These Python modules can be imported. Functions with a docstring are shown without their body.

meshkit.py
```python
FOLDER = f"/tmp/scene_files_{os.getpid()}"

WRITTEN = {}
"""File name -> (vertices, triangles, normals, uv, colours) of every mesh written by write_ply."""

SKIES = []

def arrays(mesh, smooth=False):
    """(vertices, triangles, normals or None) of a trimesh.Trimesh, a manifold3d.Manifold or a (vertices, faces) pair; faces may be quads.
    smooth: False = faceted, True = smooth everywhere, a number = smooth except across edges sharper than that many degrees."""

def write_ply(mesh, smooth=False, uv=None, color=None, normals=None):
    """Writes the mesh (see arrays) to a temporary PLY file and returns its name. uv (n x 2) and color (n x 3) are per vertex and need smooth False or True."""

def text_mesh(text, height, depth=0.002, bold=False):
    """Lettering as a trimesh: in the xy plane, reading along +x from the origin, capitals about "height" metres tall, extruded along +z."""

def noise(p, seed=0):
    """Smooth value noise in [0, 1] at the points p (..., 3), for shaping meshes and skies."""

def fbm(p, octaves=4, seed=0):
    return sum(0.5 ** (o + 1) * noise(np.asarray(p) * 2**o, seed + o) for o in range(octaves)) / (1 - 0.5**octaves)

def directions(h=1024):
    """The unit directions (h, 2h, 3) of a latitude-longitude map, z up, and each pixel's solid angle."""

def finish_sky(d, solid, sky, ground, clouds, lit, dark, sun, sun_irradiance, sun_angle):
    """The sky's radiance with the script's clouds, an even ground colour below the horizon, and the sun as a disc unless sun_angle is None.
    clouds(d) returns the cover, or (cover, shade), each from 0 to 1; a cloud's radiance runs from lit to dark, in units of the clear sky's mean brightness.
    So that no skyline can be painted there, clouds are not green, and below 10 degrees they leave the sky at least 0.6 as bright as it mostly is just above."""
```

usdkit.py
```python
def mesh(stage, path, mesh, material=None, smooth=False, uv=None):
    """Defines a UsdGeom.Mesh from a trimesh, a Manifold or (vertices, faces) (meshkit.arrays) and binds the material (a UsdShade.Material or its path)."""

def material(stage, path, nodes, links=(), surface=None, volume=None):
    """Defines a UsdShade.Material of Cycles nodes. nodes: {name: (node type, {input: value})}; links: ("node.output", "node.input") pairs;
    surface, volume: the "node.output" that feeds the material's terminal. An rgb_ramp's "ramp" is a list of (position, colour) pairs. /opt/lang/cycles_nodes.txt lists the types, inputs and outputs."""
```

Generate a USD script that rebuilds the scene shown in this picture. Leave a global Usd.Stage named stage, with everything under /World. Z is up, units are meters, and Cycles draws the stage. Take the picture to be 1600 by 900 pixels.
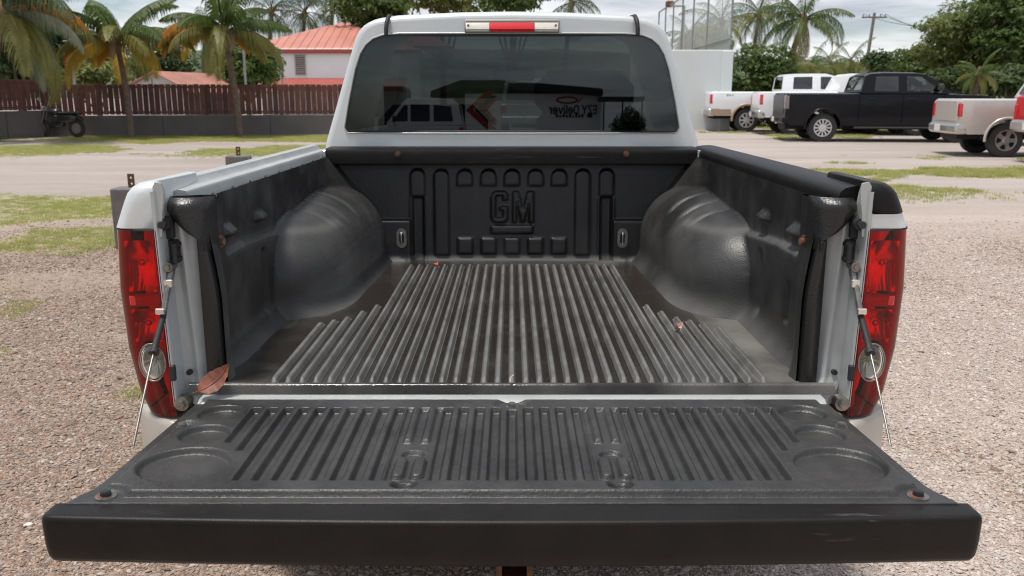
import math, random
import numpy as np, trimesh, manifold3d as m3, usdkit, meshkit
import shapely, shapely.affinity
from shapely.geometry import Polygon, Point, box as sbox
from scipy.ndimage import gaussian_filter
from pxr import Usd, UsdGeom, UsdShade, UsdLux, Gf, Sdf, Vt

stage = Usd.Stage.CreateInMemory()
UsdGeom.SetStageUpAxis(stage, 'Z'); UsdGeom.SetStageMetersPerUnit(stage, 1.0)
UsdGeom.Xform.Define(stage, '/World'); UsdGeom.Scope.Define(stage, '/World/Looks')
# ------------------------------------------------------------------ camera, sky, sun, exposure
CAM, FPX, PITCH = np.array([0, -1.8, 1.40]), 1357.0, math.radians(12.5)
EXPOSURE = 0.55
cam = UsdGeom.Camera.Define(stage, '/World/camera')
cam.AddTranslateOp().Set(Gf.Vec3d(*CAM)); cam.AddRotateXOp().Set(90 - 12.5)
cam.CreateHorizontalApertureAttr(36.0); cam.CreateVerticalApertureAttr(20.25)
cam.CreateFocalLengthAttr(36.0 * FPX / 1600); cam.CreateFStopAttr(8.0); cam.CreateFocusDistanceAttr(2.1)
cam.CreateClippingRangeAttr(Gf.Vec2f(0.05, 20000)); cam.CreateExposureAttr(EXPOSURE)
SUN_DIR = np.array([-0.22, -0.10, 1.0]); SUN_DIR /= np.linalg.norm(SUN_DIR)       # towards the sun
ELEV, ROT = math.asin(SUN_DIR[2]), math.atan2(SUN_DIR[0], SUN_DIR[1])
sky_m = usdkit.material(stage, '/World/Looks/sky', {
    'tc': ('texture_coordinate', {}), 'map': ('mapping', {'scale': (1.0, 1.0, 8.0)}),
    'n': ('noise_texture', {'scale': 2.3, 'detail': 7.0, 'roughness': 0.58, 'distortion': 0.5}),
    'cover': ('rgb_ramp', {'ramp': [(0.40, (0.05,) * 3), (0.53, (0.85,) * 3), (0.62, (1.0,) * 3)]}),
    'map2': ('mapping', {'scale': (1.5, 1.5, 16.0), 'location': (3.1, 1.7, 0.4)}),
    'n2': ('noise_texture', {'scale': 2.0, 'detail': 6.0, 'roughness': 0.6}),
    'cloud': ('rgb_ramp', {'ramp': [(0.30, (3.5, 3.85, 4.6)), (0.48, (6.8, 7.0, 7.35)), (0.64, (9.2, 9.25, 9.3))]}),
    'sky': ('sky_texture', {'sky_type': 'single_scattering', 'sun_disc': False, 'sun_elevation': ELEV, 'sun_rotation': ROT, 'aerosol_density': 1.5}),
    'mix': ('mix_color', {}), 'bg': ('background_shader', {'strength': 0.086})},
    [('tc.generated', 'map.vector'), ('map.vector', 'n.vector'), ('n.fac', 'cover.fac'), ('tc.generated', 'map2.vector'), ('map2.vector', 'n2.vector'),
     ('n2.fac', 'cloud.fac'), ('cover.color', 'mix.fac'), ('sky.color', 'mix.a'), ('cloud.color', 'mix.b'), ('mix.result', 'bg.color')], surface='bg.background')
dome = UsdLux.DomeLight.Define(stage, '/World/sky')
UsdShade.MaterialBindingAPI.Apply(dome.GetPrim()).Bind(sky_m)
dome.GetPrim().SetCustomDataByKey('kind', 'structure')
sun = UsdLux.DistantLight.Define(stage, '/World/sun')
sun.CreateIntensityAttr(0.75); sun.CreateAngleAttr(9.0); sun.CreateNormalizeAttr(True); sun.CreateColorAttr(Gf.Vec3f(1.0, 0.95, 0.88))
_z = Gf.Vec3d(*SUN_DIR); sun.AddTransformOp().Set(Gf.Matrix4d(Gf.Rotation(Gf.Vec3d(0, 0, 1), _z), Gf.Vec3d(0, 0, 0)))

# ------------------------------------------------------------------ helpers
def ray(u, v):
    d = np.array([(u - 800) / FPX, 1.0, -(v - 450) / FPX]); c, s = math.cos(PITCH), math.sin(PITCH)
    return np.array([d[0], c * d[1] + s * d[2], -s * d[1] + c * d[2]])
def at(u, v, **k):
    """the point seen at picture position (u, v) of the 1600 x 900 photograph that lies on a plane x=, y= or z="""
    r = ray(u, v); (a, val), = k.items(); i = 'xyz'.index(a); return CAM + (val - CAM[i]) / r[i] * r
SLOPE, Y0 = 0.0045, 4.0
def ground_z(y): return SLOPE * np.maximum(0, np.minimum(y, 60) - Y0)
def on_ground(u, v):
    r = ray(u, v); t = (SLOPE * (CAM[1] - Y0) - CAM[2]) / (r[2] - SLOPE * r[1]); p = CAM + t * r
    if p[1] < Y0: p = at(u, v, z=0.0)
    return p
used = {}
def numbered(path):
    n = used.get(path, 0); used[path] = n + 1
    return path if n == 0 else f'{path}_{n:03d}'
def tag(prim, label=None, cat=None, group=None, kind=None):
    for k, v in (('label', label), ('category', cat), ('group', group), ('kind', kind)):
        if v: prim.SetCustomDataByKey(k, v)
    return prim
def thing(name, label, cat, loc=(0, 0, 0), rotz=0.0, group=None, scale=None):
    x = UsdGeom.Xform.Define(stage, numbered('/World/' + name))
    x.AddTranslateOp().Set(Gf.Vec3d(*map(float, loc)))
    if rotz: x.AddRotateZOp().Set(math.degrees(rotz))
    if scale: x.AddScaleOp().Set(Gf.Vec3f(scale, scale, scale))
    tag(x.GetPrim(), label, cat, group); return str(x.GetPath())
def part(parent, name, mesh, mat, smooth=30, label=None):
    p = usdkit.mesh(stage, numbered(f'{parent}/{name}'), mesh, mat, smooth)
    if label: tag(p.GetPrim(), label)
    return str(p.GetPath())
def solo(name, mesh, mat, label, cat, smooth=30, group=None):
    p = usdkit.mesh(stage, numbered('/World/' + name), mesh, mat, smooth); tag(p.GetPrim(), label, cat, group); return str(p.GetPath())
def raw(path, v, f, n, mat, prim=None):
    m = UsdGeom.Mesh.Define(stage, path)
    m.CreatePointsAttr(Vt.Vec3fArray.FromNumpy(v.astype(np.float32))); m.CreateFaceVertexCountsAttr(Vt.IntArray.FromNumpy(np.full(len(f), 3, np.int32)))
    m.CreateFaceVertexIndicesAttr(Vt.IntArray.FromNumpy(f.astype(np.int32).ravel())); m.CreateSubdivisionSchemeAttr('none')
    m.CreateNormalsAttr(Vt.Vec3fArray.FromNumpy(n.astype(np.float32))); m.SetNormalsInterpolation('vertex')
    for k, a in (prim or {}).items():
        UsdGeom.PrimvarsAPI(m).CreatePrimvar(k, Sdf.ValueTypeNames.FloatArray, 'vertex').Set(Vt.FloatArray.FromNumpy(a.astype(np.float32)))
    UsdShade.MaterialBindingAPI.Apply(m.GetPrim()).Bind(mat); return m
def grid_faces(a, b, flip=False):
    i = np.arange(a * b).reshape(a, b)
    q = np.stack([i[:-1, :-1], i[1:, :-1], i[1:, 1:], i[:-1, 1:]], -1).reshape(-1, 4)
    if flip: q = q[:, ::-1]
    return np.vstack([q[:, [0, 1, 2]], q[:, [0, 2, 3]]])
def vnormals(v, f):
    n = np.zeros_like(v); c = np.cross(v[f[:, 1]] - v[f[:, 0]], v[f[:, 2]] - v[f[:, 0]])
    for k in range(3): np.add.at(n, f[:, k], c)
    return n / np.maximum(np.linalg.norm(n, axis=1, keepdims=True), 1e-12)
def split(parent, base_name, v, f, lab, names, mats, prim=None):
    """one sheet cut along its labels: label 0 is the part itself, every other label a sub-part; the shading stays smooth across the cuts"""
    ok = np.linalg.norm(np.cross(v[f[:, 1]] - v[f[:, 0]], v[f[:, 2]] - v[f[:, 0]]), axis=1) > 1e-12
    f = f[ok]; n = vnormals(v, f); fl = lab[f].max(1); root = None
    for L in np.unique(fl):
        g = f[fl == L]; idx, inv = np.unique(g, return_inverse=True)
        path = numbered(f'{parent}/{base_name}') if root is None else numbered(f'{root}/{names[L]}')
        raw(path, v[idx], inv.reshape(-1, 3), n[idx], mats[0] if root is None else mats[1], {k: a[idx] for k, a in (prim or {}).items()})
        if root is None: root = path
    return root
cat_ = trimesh.util.concatenate
def rbox(x0, x1, y0, y1, z0, z1, r=0.004):
    lo, hi = np.array([x0, y0, z0], float), np.array([x1, y1, z1], float); r = min(r, *(0.45 * (hi - lo))); P = []
    for c in np.ndindex(2, 2, 2):
        for a in range(3):
            p = np.where(np.array(c) == 0, lo + r, hi - r); p[a] = lo[a] if c[a] == 0 else hi[a]; P.append(p)
    return trimesh.convex.convex_hull(np.array(P))
def tube(pts, rad, n=8, cap=True):
    pts = np.asarray(pts, float); rad = np.broadcast_to(rad, len(pts)); t = np.gradient(pts, axis=0); t /= np.linalg.norm(t, axis=1, keepdims=True)
    up = np.array([0, 0, 1.0]) if abs(t[0][2]) < 0.9 else np.array([1.0, 0, 0]); V = []
    for p, d, r in zip(pts, t, rad):
        a = np.cross(up, d); a /= np.linalg.norm(a); b = np.cross(d, a); up = b if abs(np.dot(b, d)) < 0.5 else up
        w = np.arange(n) / n * 2 * np.pi; V.append(p + r * (np.cos(w)[:, None] * a + np.sin(w)[:, None] * b))
    m = len(pts); F = []
    for i in range(m - 1):
        for j in range(n):
            k = (j + 1) % n; F += [[i * n + j, i * n + k, (i + 1) * n + k], [i * n + j, (i + 1) * n + k, (i + 1) * n + j]]
    V = list(np.vstack(V))
    if cap:
        V += [pts[0], pts[-1]]; a, b = len(V) - 2, len(V) - 1
        for j in range(n):
            k = (j + 1) % n; F += [[a, k, j], [b, (m - 1) * n + j, (m - 1) * n + k]]
    return trimesh.Trimesh(np.array(V), np.array(F), process=False)
def cyl(p0, p1, r, n=16): return tube([p0, p1], r, n)
def prism(poly, d0, d1, axis='x'):
    """extrudes a polygon along an axis from d0 to d1. axis x: polygon in (y, z); y: polygon in (x, z); z: polygon in (x, y)"""
    m = trimesh.creation.extrude_polygon(poly if isinstance(poly, Polygon) else Polygon(poly), d1 - d0, engine='earcut'); v = m.vertices.copy(); v[:, 2] += d0
    if axis == 'x': v = v[:, [2, 0, 1]]
    elif axis == 'y': v = np.stack([v[:, 0], v[:, 2], v[:, 1]], 1)
    m = trimesh.Trimesh(v, m.faces if axis != 'y' else m.faces[:, ::-1], process=False); return m
def mf(t):
    t = trimesh.Trimesh(t.vertices, t.faces, process=True); return m3.Manifold(m3.Mesh(np.asarray(t.vertices, np.float32), np.asarray(t.faces, np.uint32)))
def warp(t, fn): t = t.copy(); t.vertices = fn(np.array(t.vertices)); return t
def moved(t, d): t = t.copy(); t.apply_translation(d); return t
def mirror_x(t): t = t.copy(); v = np.array(t.vertices); v[:, 0] *= -1; return trimesh.Trimesh(v, t.faces[:, ::-1], process=False)
def loft(rings, closed=True, flip=False):
    R = np.asarray(rings, float); a, b = R.shape[:2]
    if closed: R = np.concatenate([R, R[:, :1]], 1); b += 1
    return trimesh.Trimesh(R.reshape(-1, 3), grid_faces(a, b, flip), process=False)
def sstep(a, b, x): t = np.clip((x - a) / (b - a), 0, 1); return t * t * (3 - 2 * t)

# ------------------------------------------------------------------ materials
def mat(name, color, rough=0.5, metal=0.0, var=0.0, vscale=6.0, bump=0.0, bscale=200.0, coat=0.0, spec=0.5, color2=None, rvar=0.0, bdist=0.002, coat_rough=0.05):
    color = np.array(color, float); c2 = np.array(color2, float) if color2 is not None else color * (1 + var); c1 = color if color2 is not None else color * (1 - var)
    nodes = {'g': ('geometry', {}), 'p': ('principled_bsdf', {'roughness': rough, 'metallic': metal, 'coat_weight': coat, 'coat_roughness': coat_rough, 'specular_ior_level': spec, 'base_color': tuple(color)})}; links = []
    if var or color2 is not None or rvar:
        nodes['n'] = ('noise_texture', {'scale': vscale, 'detail': 6.0, 'roughness': 0.6}); links += [('g.position', 'n.vector')]
    if var or color2 is not None:
        nodes['r'] = ('rgb_ramp', {'ramp': [(0.32, tuple(c1)), (0.68, tuple(c2))]}); links += [('n.fac', 'r.fac'), ('r.color', 'p.base_color')]
    if rvar:
        nodes['rr'] = ('map_range', {'from_min': 0.3, 'from_max': 0.7, 'to_min': rough - rvar, 'to_max': rough + rvar}); links += [('n.fac', 'rr.value'), ('rr.result', 'p.roughness')]
    if bump:
        nodes['bn'] = ('noise_texture', {'scale': bscale, 'detail': 3.0}); nodes['b'] = ('bump', {'strength': bump, 'distance': bdist}); links += [('g.position', 'bn.vector'), ('bn.fac', 'b.height'), ('b.normal', 'p.normal')]
    return usdkit.material(stage, '/World/Looks/' + name, nodes, links, surface='p.BSDF')
def glass(name, tint, refl_ior=1.5, rough=0.0, gcol=(1, 1, 1)):
    return usdkit.material(stage, '/World/Looks/' + name, {'t': ('transparent_bsdf', {'color': tint}), 'g': ('glossy_bsdf', {'color': gcol, 'roughness': rough}), 'f': ('fresnel', {'IOR': refl_ior}), 'm': ('mix_closure', {})},
                           [('f.fac', 'm.fac'), ('t.BSDF', 'm.closure1'), ('g.BSDF', 'm.closure2')], surface='m.closure')
def leafmat(name, c1, c2, trans=0.35, vscale=1.5):
    return usdkit.material(stage, '/World/Looks/' + name, {'g': ('geometry', {}), 'n': ('noise_texture', {'scale': vscale, 'detail': 3.0}), 'ri': ('math', {'math_type': 'multiply_add', 'value2': 0.5, 'value3': -0.25}), 'ad': ('math', {'math_type': 'add'}),
        'r': ('rgb_ramp', {'ramp': [(0.25, c1), (0.75, c2)]}), 'd': ('principled_bsdf', {'roughness': 0.5, 'specular_ior_level': 0.35}), 't': ('translucent_bsdf', {}), 'm': ('mix_closure', {'fac': trans})},
        [('g.position', 'n.vector'), ('g.random_per_island', 'ri.value1'), ('ri.value', 'ad.value1'), ('n.fac', 'ad.value2'), ('ad.value', 'r.fac'), ('r.color', 'd.base_color'), ('r.color', 't.color'), ('d.BSDF', 'm.closure1'), ('t.BSDF', 'm.closure2')], surface='m.closure')
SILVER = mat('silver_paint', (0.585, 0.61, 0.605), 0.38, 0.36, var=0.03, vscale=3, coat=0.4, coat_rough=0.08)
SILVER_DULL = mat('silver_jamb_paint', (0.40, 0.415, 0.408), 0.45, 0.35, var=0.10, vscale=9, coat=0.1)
BUMPER = mat('bumper_paint', (0.40, 0.38, 0.34), 0.45, 0.2, var=0.08)
CAPPLASTIC = usdkit.material(stage, '/World/Looks/worn_black_plastic', {'g': ('geometry', {}), 'm': ('mapping', {'scale': (5.0, 60.0, 60.0), 'rotation': (0.0, 0.12, 0.10)}), 'n': ('noise_texture', {'scale': 1.0, 'detail': 5.0, 'roughness': 0.7}), 'k': ('noise_texture', {'scale': 3.0, 'detail': 2.0}), 'mk': ('rgb_ramp', {'ramp': [(0.5, (0, 0, 0)), (0.62, (1, 1, 1))]}),
    'sc': ('rgb_ramp', {'ramp': [(0.62, (0, 0, 0)), (0.72, (1, 1, 1))]}), 'mul': ('mix_color', {'blend_type': 'multiply', 'fac': 1.0}), 'n2': ('noise_texture', {'scale': 14.0, 'detail': 6.0}), 'base': ('rgb_ramp', {'ramp': [(0.35, (0.0055, 0.0046, 0.0040)), (0.7, (0.0090, 0.0076, 0.0068))]}), 'col': ('mix_color', {'b': (0.075, 0.07, 0.066)}),
    'v': ('noise_texture', {'scale': 500.0, 'detail': 2.0}), 'b': ('bump', {'strength': 0.15, 'distance': 0.002}), 'p': ('principled_bsdf', {'roughness': 0.45, 'specular_ior_level': 0.22})},
    [('g.position', 'm.vector'), ('m.vector', 'n.vector'), ('g.position', 'k.vector'), ('g.position', 'n2.vector'), ('g.position', 'v.vector'), ('n.fac', 'sc.fac'), ('k.fac', 'mk.fac'), ('sc.color', 'mul.a'), ('mk.color', 'mul.b'), ('n2.fac', 'base.fac'), ('base.color', 'col.a'), ('mul.result', 'col.fac'), ('col.result', 'p.base_color'), ('v.fac', 'b.height'), ('b.normal', 'p.normal')], surface='p.BSDF')
RUBBER = mat('rubber', (0.014, 0.014, 0.015), 0.65, var=0.2, bump=0.2, bscale=120)
TYRE = mat('tyre_rubber', (0.022, 0.021, 0.02), 0.75, var=0.25, vscale=8, bump=0.4, bscale=60)
CHROME = mat('chrome', (0.75, 0.75, 0.74), 0.12, 1.0)
ALLOY = mat('alloy', (0.62, 0.62, 0.62), 0.3, 0.9, var=0.05)
STEEL = mat('dirty_steel', (0.22, 0.21, 0.19), 0.42, 0.8, var=0.3, vscale=60)
RUST = mat('rust', (0.10, 0.045, 0.022), 0.85, var=0.4, vscale=60, bump=0.5, bscale=250)
DARKHOLE = mat('dark_hole', (0.008, 0.008, 0.008), 0.8)
GLASS_TINT = glass('tinted_glass', (0.036, 0.043, 0.038), 1.60, gcol=(0.86, 0.93, 1.0))
GLASS_CLEAR = glass('clear_glass', (0.82, 0.86, 0.84), 1.5)
GLASS_DARK = glass('dark_glass', (0.10, 0.11, 0.11), 1.85)
LENS_RED = glass('red_lens', (0.92, 0.018, 0.022), 1.42)
LENS_CLEAR = glass('clear_lens', (0.85, 0.84, 0.78), 1.5)
RED_SOLID = mat('solid_red_lens', (0.50, 0.006, 0.012), 0.12, coat=0.6)
SEATMAT = mat('seat_fabric', (0.05, 0.048, 0.046), 0.9, var=0.2, bump=0.2)
TRIM = mat('interior_trim', (0.035, 0.034, 0.033), 0.7, var=0.2)
WHITEP = mat("white_paint", (0.72, 0.73, 0.74), 0.3, coat=0.5, var=0.02)
BLACKP = mat('black_paint', (0.005, 0.005, 0.007), 0.3, coat=0.12, coat_rough=0.05, spec=.2)
GOLDP = mat('pale_gold_paint', (0.52, 0.48, 0.44), 0.35, 0.35, coat=0.5, var=0.03)
REDP = mat('red_paint', (0.45, 0.008, 0.012), 0.3, coat=0.15, spec=.25)
SILVERCAR = mat('silver_car_paint', (0.55, 0.57, 0.58), 0.3, 0.5, coat=0.5)
TAN = mat('tan_lower_paint', (0.34, 0.235, 0.16), 0.4, coat=0.3)
# black bed liner: hard plastic with a grainy skin, scuffed grey by use
def liner(name, dark, dusty, lo=0.42, hi=0.70, r0=0.34, r1=0.58, attr=None):
    nodes = {'g': ('geometry', {}), 'n': ('noise_texture', {'scale': 7.0, 'detail': 8.0, 'roughness': 0.65}), 'r': ('rgb_ramp', {'ramp': [(lo, dark), (hi, dusty)]}),
             'rr': ('map_range', {'from_min': 0.35, 'from_max': 0.7, 'to_min': r0, 'to_max': r1}), 'p': ('principled_bsdf', {'specular_ior_level': 0.5}),
             'v': ('noise_texture', {'scale': 210.0, 'detail': 3.0}), 'b': ('bump', {'strength': 0.45, 'distance': 0.0022})}
    links = [('g.position', 'n.vector'), ('g.position', 'v.vector'), ('v.fac', 'b.height'), ('b.normal', 'p.normal'), ('r.color', 'p.base_color'), ('rr.result', 'p.roughness')]
    if attr:
        nodes['a'] = ('attribute', {'attribute': attr}); nodes['ad'] = ('math', {'math_type': 'multiply_add', 'value2': 0.45}); nodes['ad2'] = ('math', {'math_type': 'multiply_add', 'value2': 0.8, 'value3': 0.0})
        links += [('n.fac', 'ad.value1'), ('a.fac', 'ad2.value1'), ('ad2.value', 'ad.value3'), ('ad.value', 'r.fac'), ('ad.value', 'rr.value')]
    else: links += [('n.fac', 'r.fac'), ('n.fac', 'rr.value')]
    return usdkit.material(stage, '/World/Looks/' + name, nodes, links, surface='p.BSDF')
LINER = liner('bed_liner', (0.011, 0.0105, 0.010), (0.024, 0.023, 0.021))
LINER_SIDE = liner('bed_liner_dusty', (0.008, 0.0075, 0.0070), (0.075, 0.074, 0.070), 0.25, 0.85, 0.42, 0.62, 'dust')
LINER_FLOOR = liner('bed_liner_floor', (0.018, 0.0140, 0.0112), (0.13, 0.127, 0.118), 0.25, 0.85, 0.18, 0.65, 'dust')
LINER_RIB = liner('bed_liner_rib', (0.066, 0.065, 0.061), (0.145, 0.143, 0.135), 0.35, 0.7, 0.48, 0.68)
LINER_GATE = liner('tailgate_liner', (0.017, 0.0168, 0.016), (0.042, 0.0415, 0.040), 0.35, 0.7, 0.38, 0.52)

# ------------------------------------------------------------------ the silver pickup in front
truck = thing('pickup_truck', 'silver foreground pickup seen from behind with lowered tailgate and empty black bed', 'pickup truck')
rng = np.random.default_rng(5)
FZ = 0.775
# bed floor: one sheet with raised ribs and a rolled rear edge
xs, ys = np.arange(-0.705, 0.7051, 0.0026), np.concatenate([np.arange(-0.004, 0.06, 0.004), np.arange(0.06, 1.56, 0.009)])
X, Y = np.meshgrid(xs, ys, indexing='ij'); P = 0.0311; Z = np.full_like(X, FZ); lab = np.zeros(X.shape, int)
starts = {13: 0.755, 14: 0.68, 15: 0.61, 16: 0.575, 17: 0.545, 18: 0.50}
for i in range(-17, 19):
    end = starts.get(abs(i), 1.395) + (0.0 if abs(i) > 12 else 0.004 * math.sin(i * 2.3))
    yfac = sstep(0.028, 0.045, Y) * (1 - sstep(end - 0.022, end, Y)); d = np.abs(X - i * P)
    Z = np.maximum(Z, FZ + 0.0135 * yfac * (1 - sstep(0.0052, 0.0070, d))); lab[(d < 0.0070) & (yfac > 0.01)] = i + 100
Z = np.maximum(Z, FZ + 0.012 * np.clip(1 - ((Y - 0.010) / 0.012) ** 2, 0, 1) ** 0.5)
Z += 0.0015 * (meshkit.fbm(np.stack([X * 4, Y * 4, X * 0], -1), 3) - 0.5)
Z = gaussian_filter(Z, (0.35, 0.6))
Z[:, ys < 0.0] = FZ - 0.012
wet = meshkit.fbm(np.stack([X * 5, Y * 5, X * 0 + 3], -1), 4) - 0.5
ax = np.abs(X)
dust = 0.20 + 0.12 * sstep(0.48, 0.60, ax) * (1 - sstep(0.45, 0.75, Y)) + 1.1 * wet
side_pool = sstep(0.385, 0.42, ax) * (1 - sstep(0.5, 0.53, ax + 0.12 * wet)) * sstep(0.62, 0.72, Y + 0.3 * wet)
left_pool = (X < 0) * sstep(0.50, 0.53, ax + 0.1 * wet) * (1 - sstep(0.60, 0.625, ax + 0.15 * wet)) * sstep(0.14, 0.2, Y + 0.2 * wet) * (1 - sstep(0.6, 0.68, Y))
dust = dust * (1 - np.clip(side_pool + left_pool, 0, 1)) - 0.1 * np.clip(side_pool + left_pool, 0, 1)
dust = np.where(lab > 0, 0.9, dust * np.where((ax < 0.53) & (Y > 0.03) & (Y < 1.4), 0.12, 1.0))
V = np.stack([X, Y, Z], -1).reshape(-1, 3); F = grid_faces(len(xs), len(ys))
split(truck, 'bed_liner_floor', V, F, lab.ravel(), {i + 100: 'floor_rib' for i in range(-17, 19)}, (LINER_FLOOR, LINER_RIB), {'dust': np.clip(dust, 0, 1).ravel()})
# bed sides with the wheel housings
def bed_side(s):
    ys = np.concatenate([np.arange(0.055, 0.2, 0.006), np.arange(0.2, 1.56, 0.0085)]); zs = np.arange(0.760, 1.178, 0.0042)
    Y, Z = np.meshgrid(ys, zs, indexing='ij')
    zl = 1.037 - 0.035 * sstep(0.30, 0.95, Y)                               # the ledge between the lower and the upper wall
    upper = sstep(-0.006, 0.006, Z - zl) * sstep(0.215, 0.232, Y)
    Xv = 0.672 + 0.050 * upper
    for y0, y1 in ((0.36, 0.395), (0.655, 0.69)): Xv -= 0.032 * upper * sstep(y0 - .004, y0 + .004, Y) * (1 - sstep(y1 - .004, y1 + .004, Y)) 
    for yc, zc in ((0.285, 1.09), (0.555, 1.088)):                          # small moulded blocks
        Xv -= 0.055 * (np.abs(Y - yc) < 0.034) * (np.abs(Z - zc) < 0.021) * (0.35 + 0.65 * np.clip((zc + 0.019 - Z) / 0.03, 0, 1))
        Xv -= 0.012 * (np.abs(Y - yc) < 0.045) * (Z > zl + 0.008) * (Z < zc - 0.02) * upper * 0
    Xv += 0.018 * sstep(0.50, 0.508, Y) * (1 - sstep(0.53, 0.538, Y)) * sstep(0.80, 0.83, Z) * (1 - sstep(0.985, 1.0, Z))   # upright groove
    if s > 0: Xv += 0.012 * sstep(0.255, 0.262, Y) * (1 - sstep(0.285, 0.292, Y)) * sstep(0.845, 0.855, Z) * (1 - sstep(0.955, 0.965, Z))
    Xv -= (0.036 - 0.018 * sstep(0.95, 1.15, Z)) * (1 - sstep(0.085, 0.16, Y))                                        # the rear edge comes in over the jamb
    t = np.clip((0.90 - Y) / 0.30, 0, 1.5); u = np.clip((Z - 0.860) / (0.188 + 0.025 * sstep(0.9, 1.3, Y)), 0, 1.5)
    prof = np.sqrt(np.clip(1 - t ** 2.5 - u ** 2.3, 0, 1)); W = 0.178 + 0.022 * sstep(0.8, 1.5, Y)
    house = W * prof
    for yi in (0.93, 1.07, 1.21): house -= 0.036 * np.exp(-((Y - yi - 0.1 * (Z - 1.0)) / 0.0095) ** 2) * sstep(0.985, 1.02, Z) * (prof > 0.05)
    gus = np.clip(0.235 * (1.185 - Z) / 0.30, 0, 0.2) * sstep(0, 1, (Y - 1.22 - 0.25 * np.clip(1.19 - Z, 0, 1) * 0) / 0.33) ** 1.3
    Xv = np.minimum(Xv, np.minimum(0.692 - house, 0.70 - gus))
    Xv -= 0.038 * np.clip((0.835 - Z) / 0.065, 0, 1) ** 2.2 * sstep(0.05, 0.22, Y)
    Xv = gaussian_filter(Xv, (0.6, 0.7))
    n = meshkit.fbm(np.stack([Y * 6, Z * 9, Y * 0 + s], -1), 4) - 0.5
    dust = 0.10 + 0.40 * n + 0.34 * prof * (1 - 0.5 * sstep(0.98, 1.1, Y)) + 0.5 * np.clip((0.85 - Z) / 0.09, 0, 1) * (1 - sstep(0.8, 1.0, Y)) + 0.35 * np.exp(-((Z - zl) / 0.012) ** 2) * (Y > 0.22) * (Y < 1.0)
    V = np.stack([s * Xv, Y, Z], -1).reshape(-1, 3); F = grid_faces(len(ys), len(zs), flip=(s < 0))
    lab = np.zeros(Y.shape, int)
    for k, (yc, zc) in enumerate(((0.285, 1.09), (0.555, 1.088))): lab[(np.abs(Y - yc) < 0.036) & (np.abs(Z - zc) < 0.021)] = k + 1
    lab[(prof > 0.05) & (Z > 0.79)] = 3
    side = split(truck, 'bed_liner_side', V, F, lab.ravel(), {1: 'moulded_block', 2: 'moulded_block', 3: 'wheel_housing'}, (LINER_SIDE, LINER_SIDE), {'dust': np.clip(dust, 0, 1).ravel()})
    # the padded top corner that rolls out over the rear post
    rings = []
    for z in np.linspace(1.188, 1.075, 22):
        out = 0.738 - 0.068 * sstep(1.155, 1.105, z) - 0.02 * (1 - sstep(1.20, 1.165, z) * 0) * 0
        out = 0.668 + 0.066 * (np.clip((z - 1.10) / 0.06, 0, 1) ** 0.55)
        mid = (0.655 + out) / 2; tz = 0.02 * np.clip((z - 1.165) / 0.023, 0, 1) ** 2; rings.append([(s * 0.648, 0.10, z), (s * 0.650, 0.060 + tz, z), (s * 0.662, 0.036 + tz, z), (s * mid, 0.020 + tz, z), (s * (out - 0.010), 0.026 + tz, z), (s * out, 0.040 + tz, z), (s * out, 0.07, z), (s * 0.68, 0.10, z)])
    part(side, 'padded_corner', loft(rings, True, flip=(s < 0)), LINER_SIDE, 50)
    strip = [[(s * (0.640 + .02 * sstep(0.95, 1.15, z)), 0.07, z), (s * (0.643 + .02 * sstep(0.95, 1.15, z)), 0.042, z), (s * (0.655 + .018 * sstep(0.95, 1.15, z)), 0.036, z), (s * 0.676, 0.040, z), (s * 0.680, 0.075, z)] for z in np.linspace(1.12, 0.768, 12)]
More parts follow.
